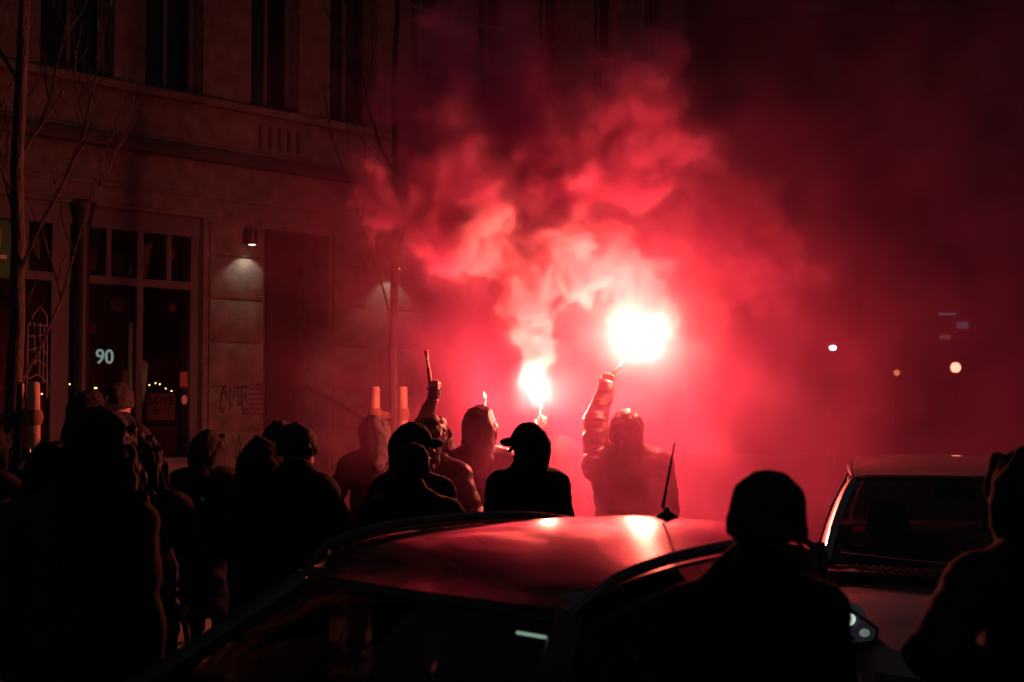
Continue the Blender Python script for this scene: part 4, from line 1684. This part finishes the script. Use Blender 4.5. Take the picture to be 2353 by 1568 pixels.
p13 = person('person hidden in the smoke holding the smaller flare upright', 1296, 1004, 11.2, yaw=.1, head='hood', cloth=1, seed=13,
             arms={'L': (H13, (-.5, -.4, -.8), (.2, .9, 0), 'grip', (0, .05, 1))}, glassy=True)
p8 = person('person in a crinkled thin hood beside the flat capped head', 990, 957, 9.3, yaw=-.2, head='hood', head_yaw=-.3, cloth=2, seed=8, crumple=1.2)
p14 = person('person deep in the smoke holding an unlit flare stick up', 1012, 990, 10.2, yaw=-.1, head='hood', cloth=1, seed=14,
             arms={'L': (H14, (-.6, .1, -.8), (.3, .9, 0), 'grip', (-.1, .1, 1))})
p6 = person('person in a knit hat with a small pale emblem on the jacket shoulder', 861, 957, 10.6, yaw=.05, head='hood', cloth=1, seed=6, ground=.0)
p7 = person('person in a plain visor cap turned towards the unlit flare', 948, 976, 7.9, yaw=-.5, head='cap', head_yaw=-.9, cloth=0, seed=7, width=.95, glassy=True)
p9 = person('person in a plain black hat directly behind the car roof', 944, 1021, 6.9, yaw=.1, head='beanie', cloth=0, seed=9, bulk=1.0, coat=.8)
p5 = person('person in a dark knit hat with a glowing jacket edge', 684, 977, 7.7, yaw=-.5, head='beanie', head_yaw=-.4, cloth=0, seed=5)
p22 = person('person whose rounded hood shows behind the dark knit hat', 648, 971, 8.7, yaw=-.2, head='hood', cloth=1, seed=22)
p4 = person('person in a pointed hood and fur collar turned towards the flares', 600, 1013, 8.0, yaw=-.75, head='hood', head_yaw=-.25, cloth=3, seed=4, hood_point=(0, -.04, .16), coat=.62, bulk=1.3, width=1.1)
p3 = person('broad person in a flat topped hood with a small emblem on the back', 480, 992, 9.6, yaw=-.25, head='hood', head_yaw=-.5, cloth=1, seed=3, bulk=1.2, width=1.1, ground=.0, coat=.5)
p20 = person('person with long curly hair between the broad hooded person and the near dark coat', 322, 1000, 6.6, yaw=-.2, head='hair', cloth=3, seed=20, coat=.7)
p19 = person('person in a close knit hat standing before the cream paper board', 273, 884, 10.4, yaw=-.45, head='beanie', cloth=0, seed=19, ground=PV)
p18 = person('tall hooded person standing by the shop window', 203, 900, 9.7, yaw=-.9, head='hood', cloth=0, seed=18, ground=PV)
p1 = person('large dark figure in a bulky coat and round hat nearest the tree', 232, 945, 4.75, yaw=-.1, lean=.06, arms={'L': 'down', 'R': 'down'}, head='beanie', hair='long', cloth=3, seed=1, coat=.45, bulk=1.0, width=.88)
p2 = person('person in a steep pointed hood beside the near bulky coat', 118, 1022, 6.6, yaw=-.25, head='hood', cloth=0, seed=2, hood_point=(0, -.06, .15), bulk=1.1)
H21 = P(48, 1090, 8.9)
p21 = person('person behind the tree trunk holding up a phone', -20, 985, 8.95, yaw=-.7, head='hood', cloth=0, seed=21, arms={'R': (H21, (.5, -.2, -.9), (-.9, .3, 0), 'grip', (.4, .4, .6))}, ground=PV)
p16 = person('dark figure in a tight knit hat standing close in front of the coupe', 1760, 1090, 3.55, yaw=.12, lean=.04, arms={'L': 'down', 'R': 'down'}, head='beanie', cloth=0, seed=16, bulk=.97, width=.9, coat=.7)
H17 = P(2262, 1530, 3.9)
p17 = person('dark figure with a hand on the hip beside the silver car', 2372, 1031, 3.95, yaw=.2, head='hood', cloth=1, seed=17, bulk=.98, arms={'L': (H17, (-.9, -.45, 0), (.6, .6, 0), 'relaxed', (.6, .3, -.6))})

# fur rim, emblems
def add_part(root, name, mb, material):
    o = mb.build(name, material, root)
    return o


def fur_rim(root, pts, rad, seed):
    rr = random.Random(seed)
    q = MB()
    for k in range(420):
        i = rr.random() * (len(pts) - 1)
        a = int(i)
        p = Vector(pts[a]).lerp(Vector(pts[min(a + 1, len(pts) - 1)]), i - a)
        dv = Vector((rr.gauss(0, 1), rr.gauss(0, 1), rr.gauss(0, 1))).normalized()
        q.tube([p, p + dv * rad * .6, p + dv * rad + Vector((0, 0, -.012))], [.0035, .0025, .0006], 3, cap=False)
    o = q.build('fur_trim', M_fur, root)
    return o


fur_rim(p4[0], [(-.1, .07, 1.56), (-.05, .12, 1.53), (.02, .13, 1.52), (.09, .1, 1.54), (.11, .02, 1.56)], .06, 3)


def emblem(root, x, z, sz, words=None):
    jk = [o for o in root.children if o.name.startswith('jacket')][0]
    co = np.empty(len(jk.data.vertices) * 3, np.float32)
    jk.data.vertices.foreach_get('co', co)
    co = co.reshape(-1, 3)
    near = co[(np.abs(co[:, 0] - x) < sz) & (np.abs(co[:, 2] - z) < sz * .5)]
    y = float(near[:, 1].min()) - .002
    q = MB()
    for k, r in enumerate((.5, .36, .22)):
        q.tube([(x + sz * (.25 + r * math.cos(a)), y, z + sz * (r * math.sin(a) - .1)) for a in [math.pi / 2 * i / 6 for i in range(7)]], sz * .045, 5)
    o = q.build('emblem', M_logo, root)
    if words:
        me = text_mesh(words, sz * .3, .001)
        me.materials.clear()
        l = link('lettering', me, M_logo, o, smooth=False)
        l.location = (x - sz * .45, y, z + sz * .1)
        l.rotation_euler = (math.radians(90), 0, 0)
    return o


emblem(p6[0], .1, 1.43, .085, 'THE\nNORTH\nFACE')
emblem(p3[0], .02, 1.33, .06)
q = MB()
q.box(-.038, .038, -.004, .004, -.075, .075)
ph = q.build('phone', M_trimgloss, None, bevel=.003)
ph.location = H21 + Vector((.03, .05, .09))
ph.rotation_euler = (.1, 0, -.6)
tag(ph, 'phone held up by the person behind the tree trunk', 'phone')
q = MB()
q.box(-.033, .033, -.0055, -.0042, -.068, .068)
q.build('screen', mat('phone_screen', (.02, .03, .035), .15, coat=.5), ph, smooth=False)

# ------------------------------------------------------------------ flares
M_tube = mat('flare_tube_card', (.5, .12, .1), 0.6, bump=0.1, bscale=60)
M_tubecap = mat('flare_cap', (.55, .5, .45), 0.5)
FLARE_COL = (1.0, .16, .1)
BURN_BIG, BURN_SMALL = 3300, 3200


def flare(label, a, b, rad, burn=0, size=1.0, lean=(0, 0, 1)):
    """hand flare from the grip a to the muzzle b"""
    a, b = Vector(a), Vector(b)
    t = thing('hand_flare', label, 'flare', a, 0, 'hand flares in the crowd')
    d = b - a
    ax = d.normalized()
    q = MB()
    q.tube([-ax * .06, -ax * .055, d * .45, d * .46], [rad * .9, rad, rad, rad * .8], 14)
    q.build('grip', M_tube, t)
    q = MB()
    q.tube([d * .4, d * .85], [rad * .62, rad * .62], 12)
    q.build('shaft', M_tubecap, t)
    q = MB()
    q.tube([d * .82, d * .83, d * .99, d], [rad * .8, rad * .95, rad * .95, rad * .8], 14)
    q.build('muzzle', M_tube, t)
    if burn:
        rr = random.Random(int(size * 100))
        q = MB()
        pr, pts = [], []
        n = 12
        for i in range(n):
            u = i / (n - 1)
            pts.append(d + Vector(lean) * (.02 + u * .17 * size) + Vector((rr.uniform(-.006, .006), 0, 0)))
            pr.append((.006 + .042 * size * math.sin(math.pi * min(1, u * .8 + .1)) * (1 - .55 * u)) * rr.uniform(.85, 1.15))
        q.tube(pts, pr, 12)
        q.build('flame', emit('flare_burn', FLARE_COL, burn), t)
    return t


big_m = P(1446, 815, 10.4)
flare('big hand flare burning white in the raised hand', P(1402, 866, 10.3), big_m, .019, BURN_BIG, 1.25, (.42, -.12, .92))
flare('smaller hand flare burning white in the centre of the crowd', P(1243, 972, 10.85), P(1240, 932, 10.85), .009, BURN_SMALL, 1.0, (-.12, -.1, 1))
flare('unlit flare stick held up beyond the crinkled hood', P(989, 880, 9.98), P(979, 806, 9.98), .015)
flare('flare stub with a tiny first spark above the wrinkled hood', P(1114, 955, 11.2), P(1115, 916, 11.2), .012)
sp = P(1115, 911, 11.2)
q = MB()
q.tube([(.003, 0, -.012), (0, 0, .0), (-.006, 0, .016), (-.012, 0, .034)], [.004, .011, .006, .0015], 10)
fl = q.build('spark_flame', emit('spark_flame', (1, .42, .16), 22), None)
fl.location = sp
tag(fl, 'tiny orange flame starting above the wrinkled red lit hood', 'flame')

# ------------------------------------------------------------------ bicycle in the crowd
M_bike = mat('bike_paint', (.02, .022, .025), 0.35, coat=0.4)


def bicycle(loc, rz):
    t = thing('bicycle', 'dark bicycle with thin spokes standing behind the near bulky coat', 'bicycle', loc, rz)
    R = .335
    spoke = None
    for x in (-.52, .52):
        w = thing('wheel', None, None, (x, 0, R))
        w.parent = t
        q = MB()
        q.tube([(R * math.cos(a), 0, R * math.sin(a)) for a in [k * math.pi / 24 for k in range(49)]], .017, 8, cap=False)
        q.build('tyre', M_rubber, w)
        q = MB()
        q.tube([((R - .026) * math.cos(a), 0, (R - .026) * math.sin(a)) for a in [k * math.pi / 24 for k in range(49)]], .009, 6, cap=False)
        q.build('rim', M_alloy, w)
        q = MB()
        q.tube([(0, -.04, 0), (0, .04, 0)], .02, 10)
        q.build('hub', M_alloy, w)
        for k in range(28):
            if spoke is None:
                q = MB()
                q.tube([(.018, 0, 0), (R - .03, 0, .0)], .0012, 4)
                o = q.build('spoke', M_alloy, w)
                spoke = o.data
            else:
                o = bpy.data.objects.new('spoke', spoke)
                C.objects.link(o)
                o.parent = w
            o.location = (0, .02 if k % 2 else -.02, 0)
            o.rotation_euler = (0, k * 2 * math.pi / 28, (-.065 if k % 2 else .065))
    bb, seat_t, head, hub_r, hub_f = Vector((-.08, 0, .28)), Vector((-.25, 0, .82)), Vector((.36, 0, .84)), Vector((-.52, 0, R)), Vector((.52, 0, R))
    q = MB()
    q.tube([bb, seat_t], .016, 8).tube([bb, head - Vector((0, 0, .12))], .018, 8).tube([seat_t - Vector((0, 0, .08)), head], .014, 8)
    for s in (-.06, .06):
        q.tube([bb + Vector((0, s * .5, 0)), hub_r + Vector((0, s, 0))], .009, 6).tube([seat_t + Vector((.01, s * .3, -.05)), hub_r + Vector((0, s, 0))], .008, 6)
    q.build('frame', M_bike, t)
    q = MB()
    for s in (-.05, .05):
        q.tube([head + Vector((.02, s, -.14)), hub_f + Vector((-.03, s, .1)), hub_f + Vector((0, s, 0))], .011, 6)
    q.tube([head - Vector((-.02, 0, .15)), head + Vector((-.03, 0, .14))], .017, 8)
    q.build('fork', M_bike, t)
    q = MB()
    hb = head + Vector((-.02, 0, .16))
    q.tube([hb + Vector((-.12, -.29, .02)), hb + Vector((.02, -.2, .03)), hb, hb + Vector((.02, .2, .03)), hb + Vector((-.12, .29, .02))], .012, 8)
    q.build('handlebar', M_alloy, t)
    for s in (-1, 1):
        q = MB()
        q.tube([hb + Vector((-.06, s * .255, .025)), hb + Vector((-.15, s * .305, .018))], .017, 8)
        q.build('grip', M_rubber, t)
    q = MB()
    q.tube([seat_t, seat_t + Vector((-.03, 0, .1))], .013, 8)
    q.build('seat_post', M_alloy, t)
    q = MB()
    st = seat_t + Vector((-.05, 0, .11))
    q.grid([[st + Vector((x, y * w, .012 - .02 * y * y)) for y in (-1, -.5, 0, .5, 1)] for x, w in ((-.12, .07), (-.06, .075), (0, .05), (.08, .025), (.15, .018))], .03)
    q.build('saddle', M_rubber, t)
    q = MB()
    q.lathe([(.09, -.006), (.09, .006)], 24, Matrix.Translation(bb + Vector((0, -.05, 0))) @ Matrix.Rotation(math.radians(90), 4, 'X'))
    q.build('chainring', M_alloy, t)
    for s in (-1, 1):
        q = MB()
        e = bb + Vector((.15 * s, -.07 * s, -.07 * s))
        q.tube([bb + Vector((0, -.06 * s, 0)), e], .009, 6)
        q.box(e.x - .045, e.x + .045, e.y - .08 * s - .02, e.y - .02 * s + .02, e.z - .012, e.z + .012)
        q.build('pedal_crank', M_plastic, t)
    q = MB()
    q.ball(st + Vector((-.16, 0, -.1)), (.012, .028, .022), 10, 6)
    q.build('rear_reflector', M_tail, t)
    return t


bp_ = P(333, HZ, 9.5)
bicycle((bp_.x - .5, bp_.y + .12, 0), math.radians(-14))

# ------------------------------------------------------------------ smoke
FB = spectral(96, 1.75, 2, seed=3)            # fractal noise
BL = spectral(64, 1.9, 3, 9, seed=5)              # smooth lumps for billows
pot = np.stack([spectral(48, 2.7, 1.5, 14, seed=s) for s in (21, 22, 23)], -1)


def grad(a, ax):
    return (np.roll(a, -1, ax) - np.roll(a, 1, ax)) * 0.5


VEL = np.stack([grad(pot[..., 2], 1) - grad(pot[..., 1], 2), grad(pot[..., 0], 2) - grad(pot[..., 2], 0), grad(pot[..., 1], 0) - grad(pot[..., 0], 1)], -1)
VEL /= VEL.std()


def upsample(a, shape):
    """trilinear resize of (nx,ny,nz,c)"""
    for ax in range(3):
        n0, n1 = a.shape[ax], shape[ax]
        x = np.linspace(0, n0 - 1, n1).astype(np.float32)
        i = np.minimum(np.floor(x).astype(int), n0 - 2)
        f = (x - i).reshape([-1 if k == ax else 1 for k in range(a.ndim)])
        a = np.take(a, i, ax) * (1 - f) + np.take(a, i + 1, ax) * f
    return a


def lattice(lo, hi, h):
    n = [int(round((hi[k] - lo[k]) / h)) + 1 for k in range(3)]
    ax = [np.linspace(lo[k], hi[k], n[k], dtype=np.float32) for k in range(3)]
    return np.stack(np.meshgrid(*ax, indexing='ij'), -1), n


def spine_field(p, pts):
    """smallest distance/radius to a tapered poly-line, with the value along it: pts (x,y,z,r,dens)"""
    best = np.full(p.shape[:-1], 1e9, np.float32)
    val = np.zeros_like(best)
    pts = np.array(pts, np.float32)
    for a, b in zip(pts[:-1], pts[1:]):
        ab = b[:3] - a[:3]
        t = np.clip(((p - a[:3]) @ ab) / (ab @ ab), 0, 1)
        d = np.linalg.norm(p - (a[:3] + t[..., None] * ab), axis=-1) / (a[3] + t * (b[3] - a[3]))
        dn = a[4] + t * (b[4] - a[4])
        m = d < best
        best = np.where(m, d, best)
        val = np.where(m, dn, val)
    return best, val


def volume_object(name, dens, lo, hi, n, material, label, cat):
    me = bpy.data.meshes.new(name)
    cnt = n[0] * n[1] * n[2]
    me.vertices.add(cnt)
    at = me.attributes.new('dens', 'FLOAT', 'POINT')
    at.data.foreach_set('value', np.ascontiguousarray(dens, dtype=np.float32).ravel())
    me.materials.append(material)
    ob = bpy.data.objects.new(name, me)
    C.objects.link(ob)
    g = bpy.data.node_groups.new(name, 'GeometryNodeTree')
    g.interface.new_socket('Geometry', in_out='INPUT', socket_type='NodeSocketGeometry')
    g.interface.new_socket('Geometry', in_out='OUTPUT', socket_type='NodeSocketGeometry')
    N, L = g.nodes, g.links
    gi = N.new('NodeGroupInput')
    go = N.new('NodeGroupOutput')
    pos = N.new('GeometryNodeInputPosition')
    sub = N.new('ShaderNodeVectorMath')
    sub.operation = 'SUBTRACT'
    sub.inputs[1].default_value = lo
    L.new(pos.outputs[0], sub.inputs[0])
    mul = N.new('ShaderNodeVectorMath')
    mul.operation = 'MULTIPLY'
    mul.inputs[1].default_value = [(n[k] - 1) / (hi[k] - lo[k]) for k in range(3)]
    L.new(sub.outputs[0], mul.inputs[0])
    sep = N.new('ShaderNodeSeparateXYZ')
    L.new(mul.outputs[0], sep.inputs[0])

    def M(op, a, b=None):
        m = N.new('ShaderNodeMath')
        m.operation = op
        for i, v in enumerate((a, b)):
            if v is None:
                continue
            if isinstance(v, (int, float)):
                m.inputs[i].default_value = v
            else:
                L.new(v, m.inputs[i])
        return m.outputs[0]
    ix, iy, iz = (M('ROUND', sep.outputs[k]) for k in range(3))
    idx = M('ADD', M('MULTIPLY', M('ADD', M('MULTIPLY', ix, n[1]), iy), n[2]), iz)
    na = N.new('GeometryNodeInputNamedAttribute')
    na.data_type = 'FLOAT'
    na.inputs['Name'].default_value = 'dens'
    si = N.new('GeometryNodeSampleIndex')
    si.data_type = 'FLOAT'
    si.domain = 'POINT'
    si.clamp = True
    L.new(gi.outputs[0], si.inputs['Geometry'])
    L.new(na.outputs[0], si.inputs['Value'])
    L.new(idx, si.inputs['Index'])
    vc = N.new('GeometryNodeVolumeCube')
    L.new(si.outputs[0], vc.inputs['Density'])
    vc.inputs['Min'].default_value = lo
    vc.inputs['Max'].default_value = hi
    for k, s in enumerate(('Resolution X', 'Resolution Y', 'Resolution Z')):
        vc.inputs[s].default_value = n[k]
    sm = N.new('GeometryNodeSetMaterial')
    sm.inputs['Material'].default_value = material
    L.new(vc.outputs[0], sm.inputs[0])
    L.new(sm.outputs[0], go.inputs[0])
    md = ob.modifiers.new('volume', 'NODES')
    md.node_group = g
    return tag(ob, label, cat, None, 'stuff')


def smoke_mat(name, col, density, aniso=0.2):
    m = bpy.data.materials.new(name)
    m.use_nodes = True
    nt = m.node_tree
    nt.nodes.remove(nt.nodes['Principled BSDF'])
    v = nt.nodes.new('ShaderNodeVolumePrincipled')
    v.inputs['Color'].default_value = (*col, 1)
    v.inputs['Density'].default_value = density
    v.inputs['Anisotropy'].default_value = aniso
    nt.links.new(v.outputs[0], nt.nodes['Material Output'].inputs['Volume'])
    m.cycles.volume_sampling = 'MULTIPLE_IMPORTANCE'
    m.cycles.volume_interpolation = 'LINEAR'
    return m


def Q(px, py, d, r, dens):
    p = P(px, py, d)
    return (p.x, p.y, p.z, r / F * d, dens)


FINE = ((-.55, 9.85, 1.6), (1.75, 11.75, 3.5))
GLOW = [((.95, 10.5, 2.4), .62, .09), ((.2, 10.92, 1.99), .35, .03)]


def window(p, lo, hi, m):
    w = np.ones(p.shape[:-1], np.float32)
    for k in range(3):
        w *= np.minimum(sstep(lo[k], lo[k] + m, p[..., k]) if not (k == 2 and lo[2] < 1.65 and m > .3) else 1, sstep(hi[k], hi[k] - m, p[..., k]))
    return w


def plume_density(lo, hi, h, fine):
    p, n = lattice(lo, hi, h)
    # carry every point back along a swirling flow, on a coarser lattice
    pc, _ = lattice(lo, hi, 0.06 if fine else 0.09)
    q = pc.copy()
    for k in range(7):
        amp = 0.006 + 0.009 * np.clip(pc[..., 2:3] - 1.9, 0, 1.1)
        q -= amp * (0.7 * sample(VEL, q, 3.1) + 0.8 * sample(VEL, q + 1.7, 1.25))
    disp = upsample((q - pc), n)
    q = p + disp * sstep(1.85, 2.5, p[..., 2])[..., None]
    small = np.stack([sample(FB, p + s, 1.4) for s in (0.0, 3.3, 7.1)], -1)
    q = q + 0.024 * small * (0.5 + sstep(2.0, 4.0, p[..., 2]))[..., None]
    fb = sample(FB, q, 1.9)
    fb2 = sample(FB, p + 5.0 + 0.7 * disp, 0.55)
    qb = p + 0.55 * (q - p)
    bil = np.abs(sample(BL, qb, 2.6)) + 0.5 * np.abs(sample(BL, qb + 4.1, 1.25)) + 0.3 * np.abs(sample(BL, qb + 2.3, 0.6)) + 0.15 * np.abs(sample(BL, qb + 1.3, 0.3))
    wide = 1.15 * np.abs(sample(BL, qb + 6.0, 4.4)) + 0.5 * np.abs(sample(BL, qb, 2.1)) + 0.2 * np.abs(sample(BL, qb + 4.1, 1.0)) + 0.1 * np.abs(sample(BL, qb + 2.3, 0.45))
    bil -= 1.5
    wide -= 1.5
    hw = sstep(2.6, 3.8, p[..., 2])
    bil = bil + hw * (wide - bil)
    out = np.zeros(n, np.float32)
    high = sstep(2.9, 4.6, p[..., 2])
    for pts in PLUMES:
        d, v = spine_field(q, pts)
        e = d - (0.27 + .1 * high) * bil + 0.09 * fb
        body = sstep(1.04, 0.78 - .38 * high, e)
        halo = 0.05 * sstep(1.8, 0.9, e)
        out = np.maximum(out, v * (body * np.clip(1 + (0.5 - .2 * high) * fb2 + .2 * fb - (.35 - .2 * high) * bil, 0.12, 2.2) + halo))
    if fine:
        for (c, r, v) in GLOW:
            d2 = ((p - np.array(c, np.float32)) ** 2).sum(-1) / (r * r)
            out += v * np.exp(-1.6 * d2) * np.clip(1 + .4 * fb, .3, 2)
    w = window(p, *FINE, .25)
    out *= (w if fine else (1 - w) * window(p, (lo[0], lo[1], 1.7), hi, .35))
    out[out < 0.01] = 0
    return out, lo, hi, n


PLUMES = [
    [Q(1490, 750, 10.66, 38, 1.1), Q(1512, 704, 10.75, 56, 1.4), Q(1425, 655, 10.8, 56, 2.2), Q(1350, 618, 10.85, 72, 3.4), Q(1300, 545, 10.9, 66, 4), Q(1325, 455, 10.9, 82, 4),
     Q(1405, 400, 10.95, 92, 3.6), Q(1470, 300, 11.1, 122, 3), Q(1450, 210, 11.3, 120, 2)],
    [Q(1465, 795, 10.5, 30, .6), Q(1478, 770, 10.55, 46, 1.5), Q(1495, 735, 10.62, 54, 1.5)],
    [Q(1505, 695, 10.75, 52, 1.2), Q(1555, 700, 10.8, 28, 1.4), Q(1574, 714, 10.8, 10, .8)],
    [Q(1238, 885, 10.98, 14, .6), Q(1222, 850, 11.0, 36, 1.4), Q(1220, 770, 11.0, 48, 2.6), Q(1205, 690, 11.0, 60, 3.6), Q(1175, 590, 11.0, 70, 4), Q(1110, 525, 11.0, 94, 4),
     Q(1000, 475, 11.05, 104, 3.8), Q(905, 430, 11.1, 84, 3.2), Q(858, 395, 11.15, 62, 2.2)],
    [Q(1110, 525, 11.0, 86, 3.4), Q(1040, 430, 11.1, 118, 2.8), Q(1080, 330, 11.3, 122, 2.2), Q(1020, 210, 11.6, 140, 1.5)],
    [Q(1325, 455, 10.9, 72, 3), Q(1230, 420, 11.1, 82, 2.2), Q(1150, 330, 11.4, 106, 1.8), Q(1180, 200, 11.7, 120, 1.2)],
    [Q(1480, 570, 11.6, 50, .4), Q(1600, 570, 12.0, 110, .8), Q(1700, 600, 12.1, 130, .8), Q(1650, 480, 12.2, 110, .5)],
]


def haze_density():
    lo, hi, h = (-4.5, 8.5, 0.02), (8.5, 18.5, 7.5), 0.12
    p, n = lattice(lo, hi, h)
    q = p.copy()
    for k in range(5):
        q -= 0.07 * (sample(VEL, q + 9.0, 6.0) + 0.4 * sample(VEL, q, 2.4))
    fb = sample(FB, q, 6.5)
    out = np.zeros(n, np.float32)
    for (c, r, v) in HAZE:
        c = np.array(c, np.float32)
        d = np.sqrt((((q - c) / np.array(r, np.float32)) ** 2).sum(-1))
        out += 0.3 * v * np.exp(-1.2 * d * d)
    out *= np.clip(1 + 0.75 * fb, 0.08, 3)
    edge = np.ones(n, np.float32)
    for k in range(2):
        edge *= np.minimum(sstep(lo[k], lo[k] + 0.4, p[..., k]), sstep(hi[k], hi[k] - 1.2, p[..., k]))
    edge *= sstep(hi[2], hi[2] - 1.5, p[..., 2])
    out *= edge
    out[out < 0.004] = 0
    return out, lo, hi, n


HAZE = [((1.0, 12.2, 1.9), (1.5, 1.5, 1.4), .75), ((2.8, 13.6, 2.3), (1.8, 1.8, 1.9), 0.4), ((-.3, 12.2, 2.6), (1.3, 1.3, 1.4), .3), ((0.2, 13.2, 4.4), (2.4, 1.6, 2.2), 0.14), ((0.5, 11.6, 0.7), (1.4, 1.4, 0.9), 0.5),
        ((1.1, 9.45, 1.1), (.8, .55, .9), .6), ((-.1, 9.3, 1.1), (.8, .45, .8), .3), ((5.0, 14.5, 3.0), (3.0, 2.5, 3.5), .22)]

for fn, nm, col, mul, lab in ((lambda: plume_density(*FINE, 0.017, True), 'smoke', (.97, .72, .84), 3.0, 'dense curling smoke just above the two burning flares'),  # tints redden away from the flares: hue of the light put into smoke colour
                              (lambda: plume_density((-2.6, 9.8, 1.7), (2.9, 12.9, 6.0), 0.031, False), 'smoke', (.97, .43, .72), 3.0, 'broad smoke plumes drifting up in front of the corner house'),
                              (haze_density, 'smoke_haze', (.97, .32, .69), 1.8, 'thin red lit smoke hanging in the street around the crowd')):
    dens, lo, hi, n = fn()
    volume_object(nm, dens, lo, hi, n, smoke_mat(nm, col, mul), lab, 'smoke')
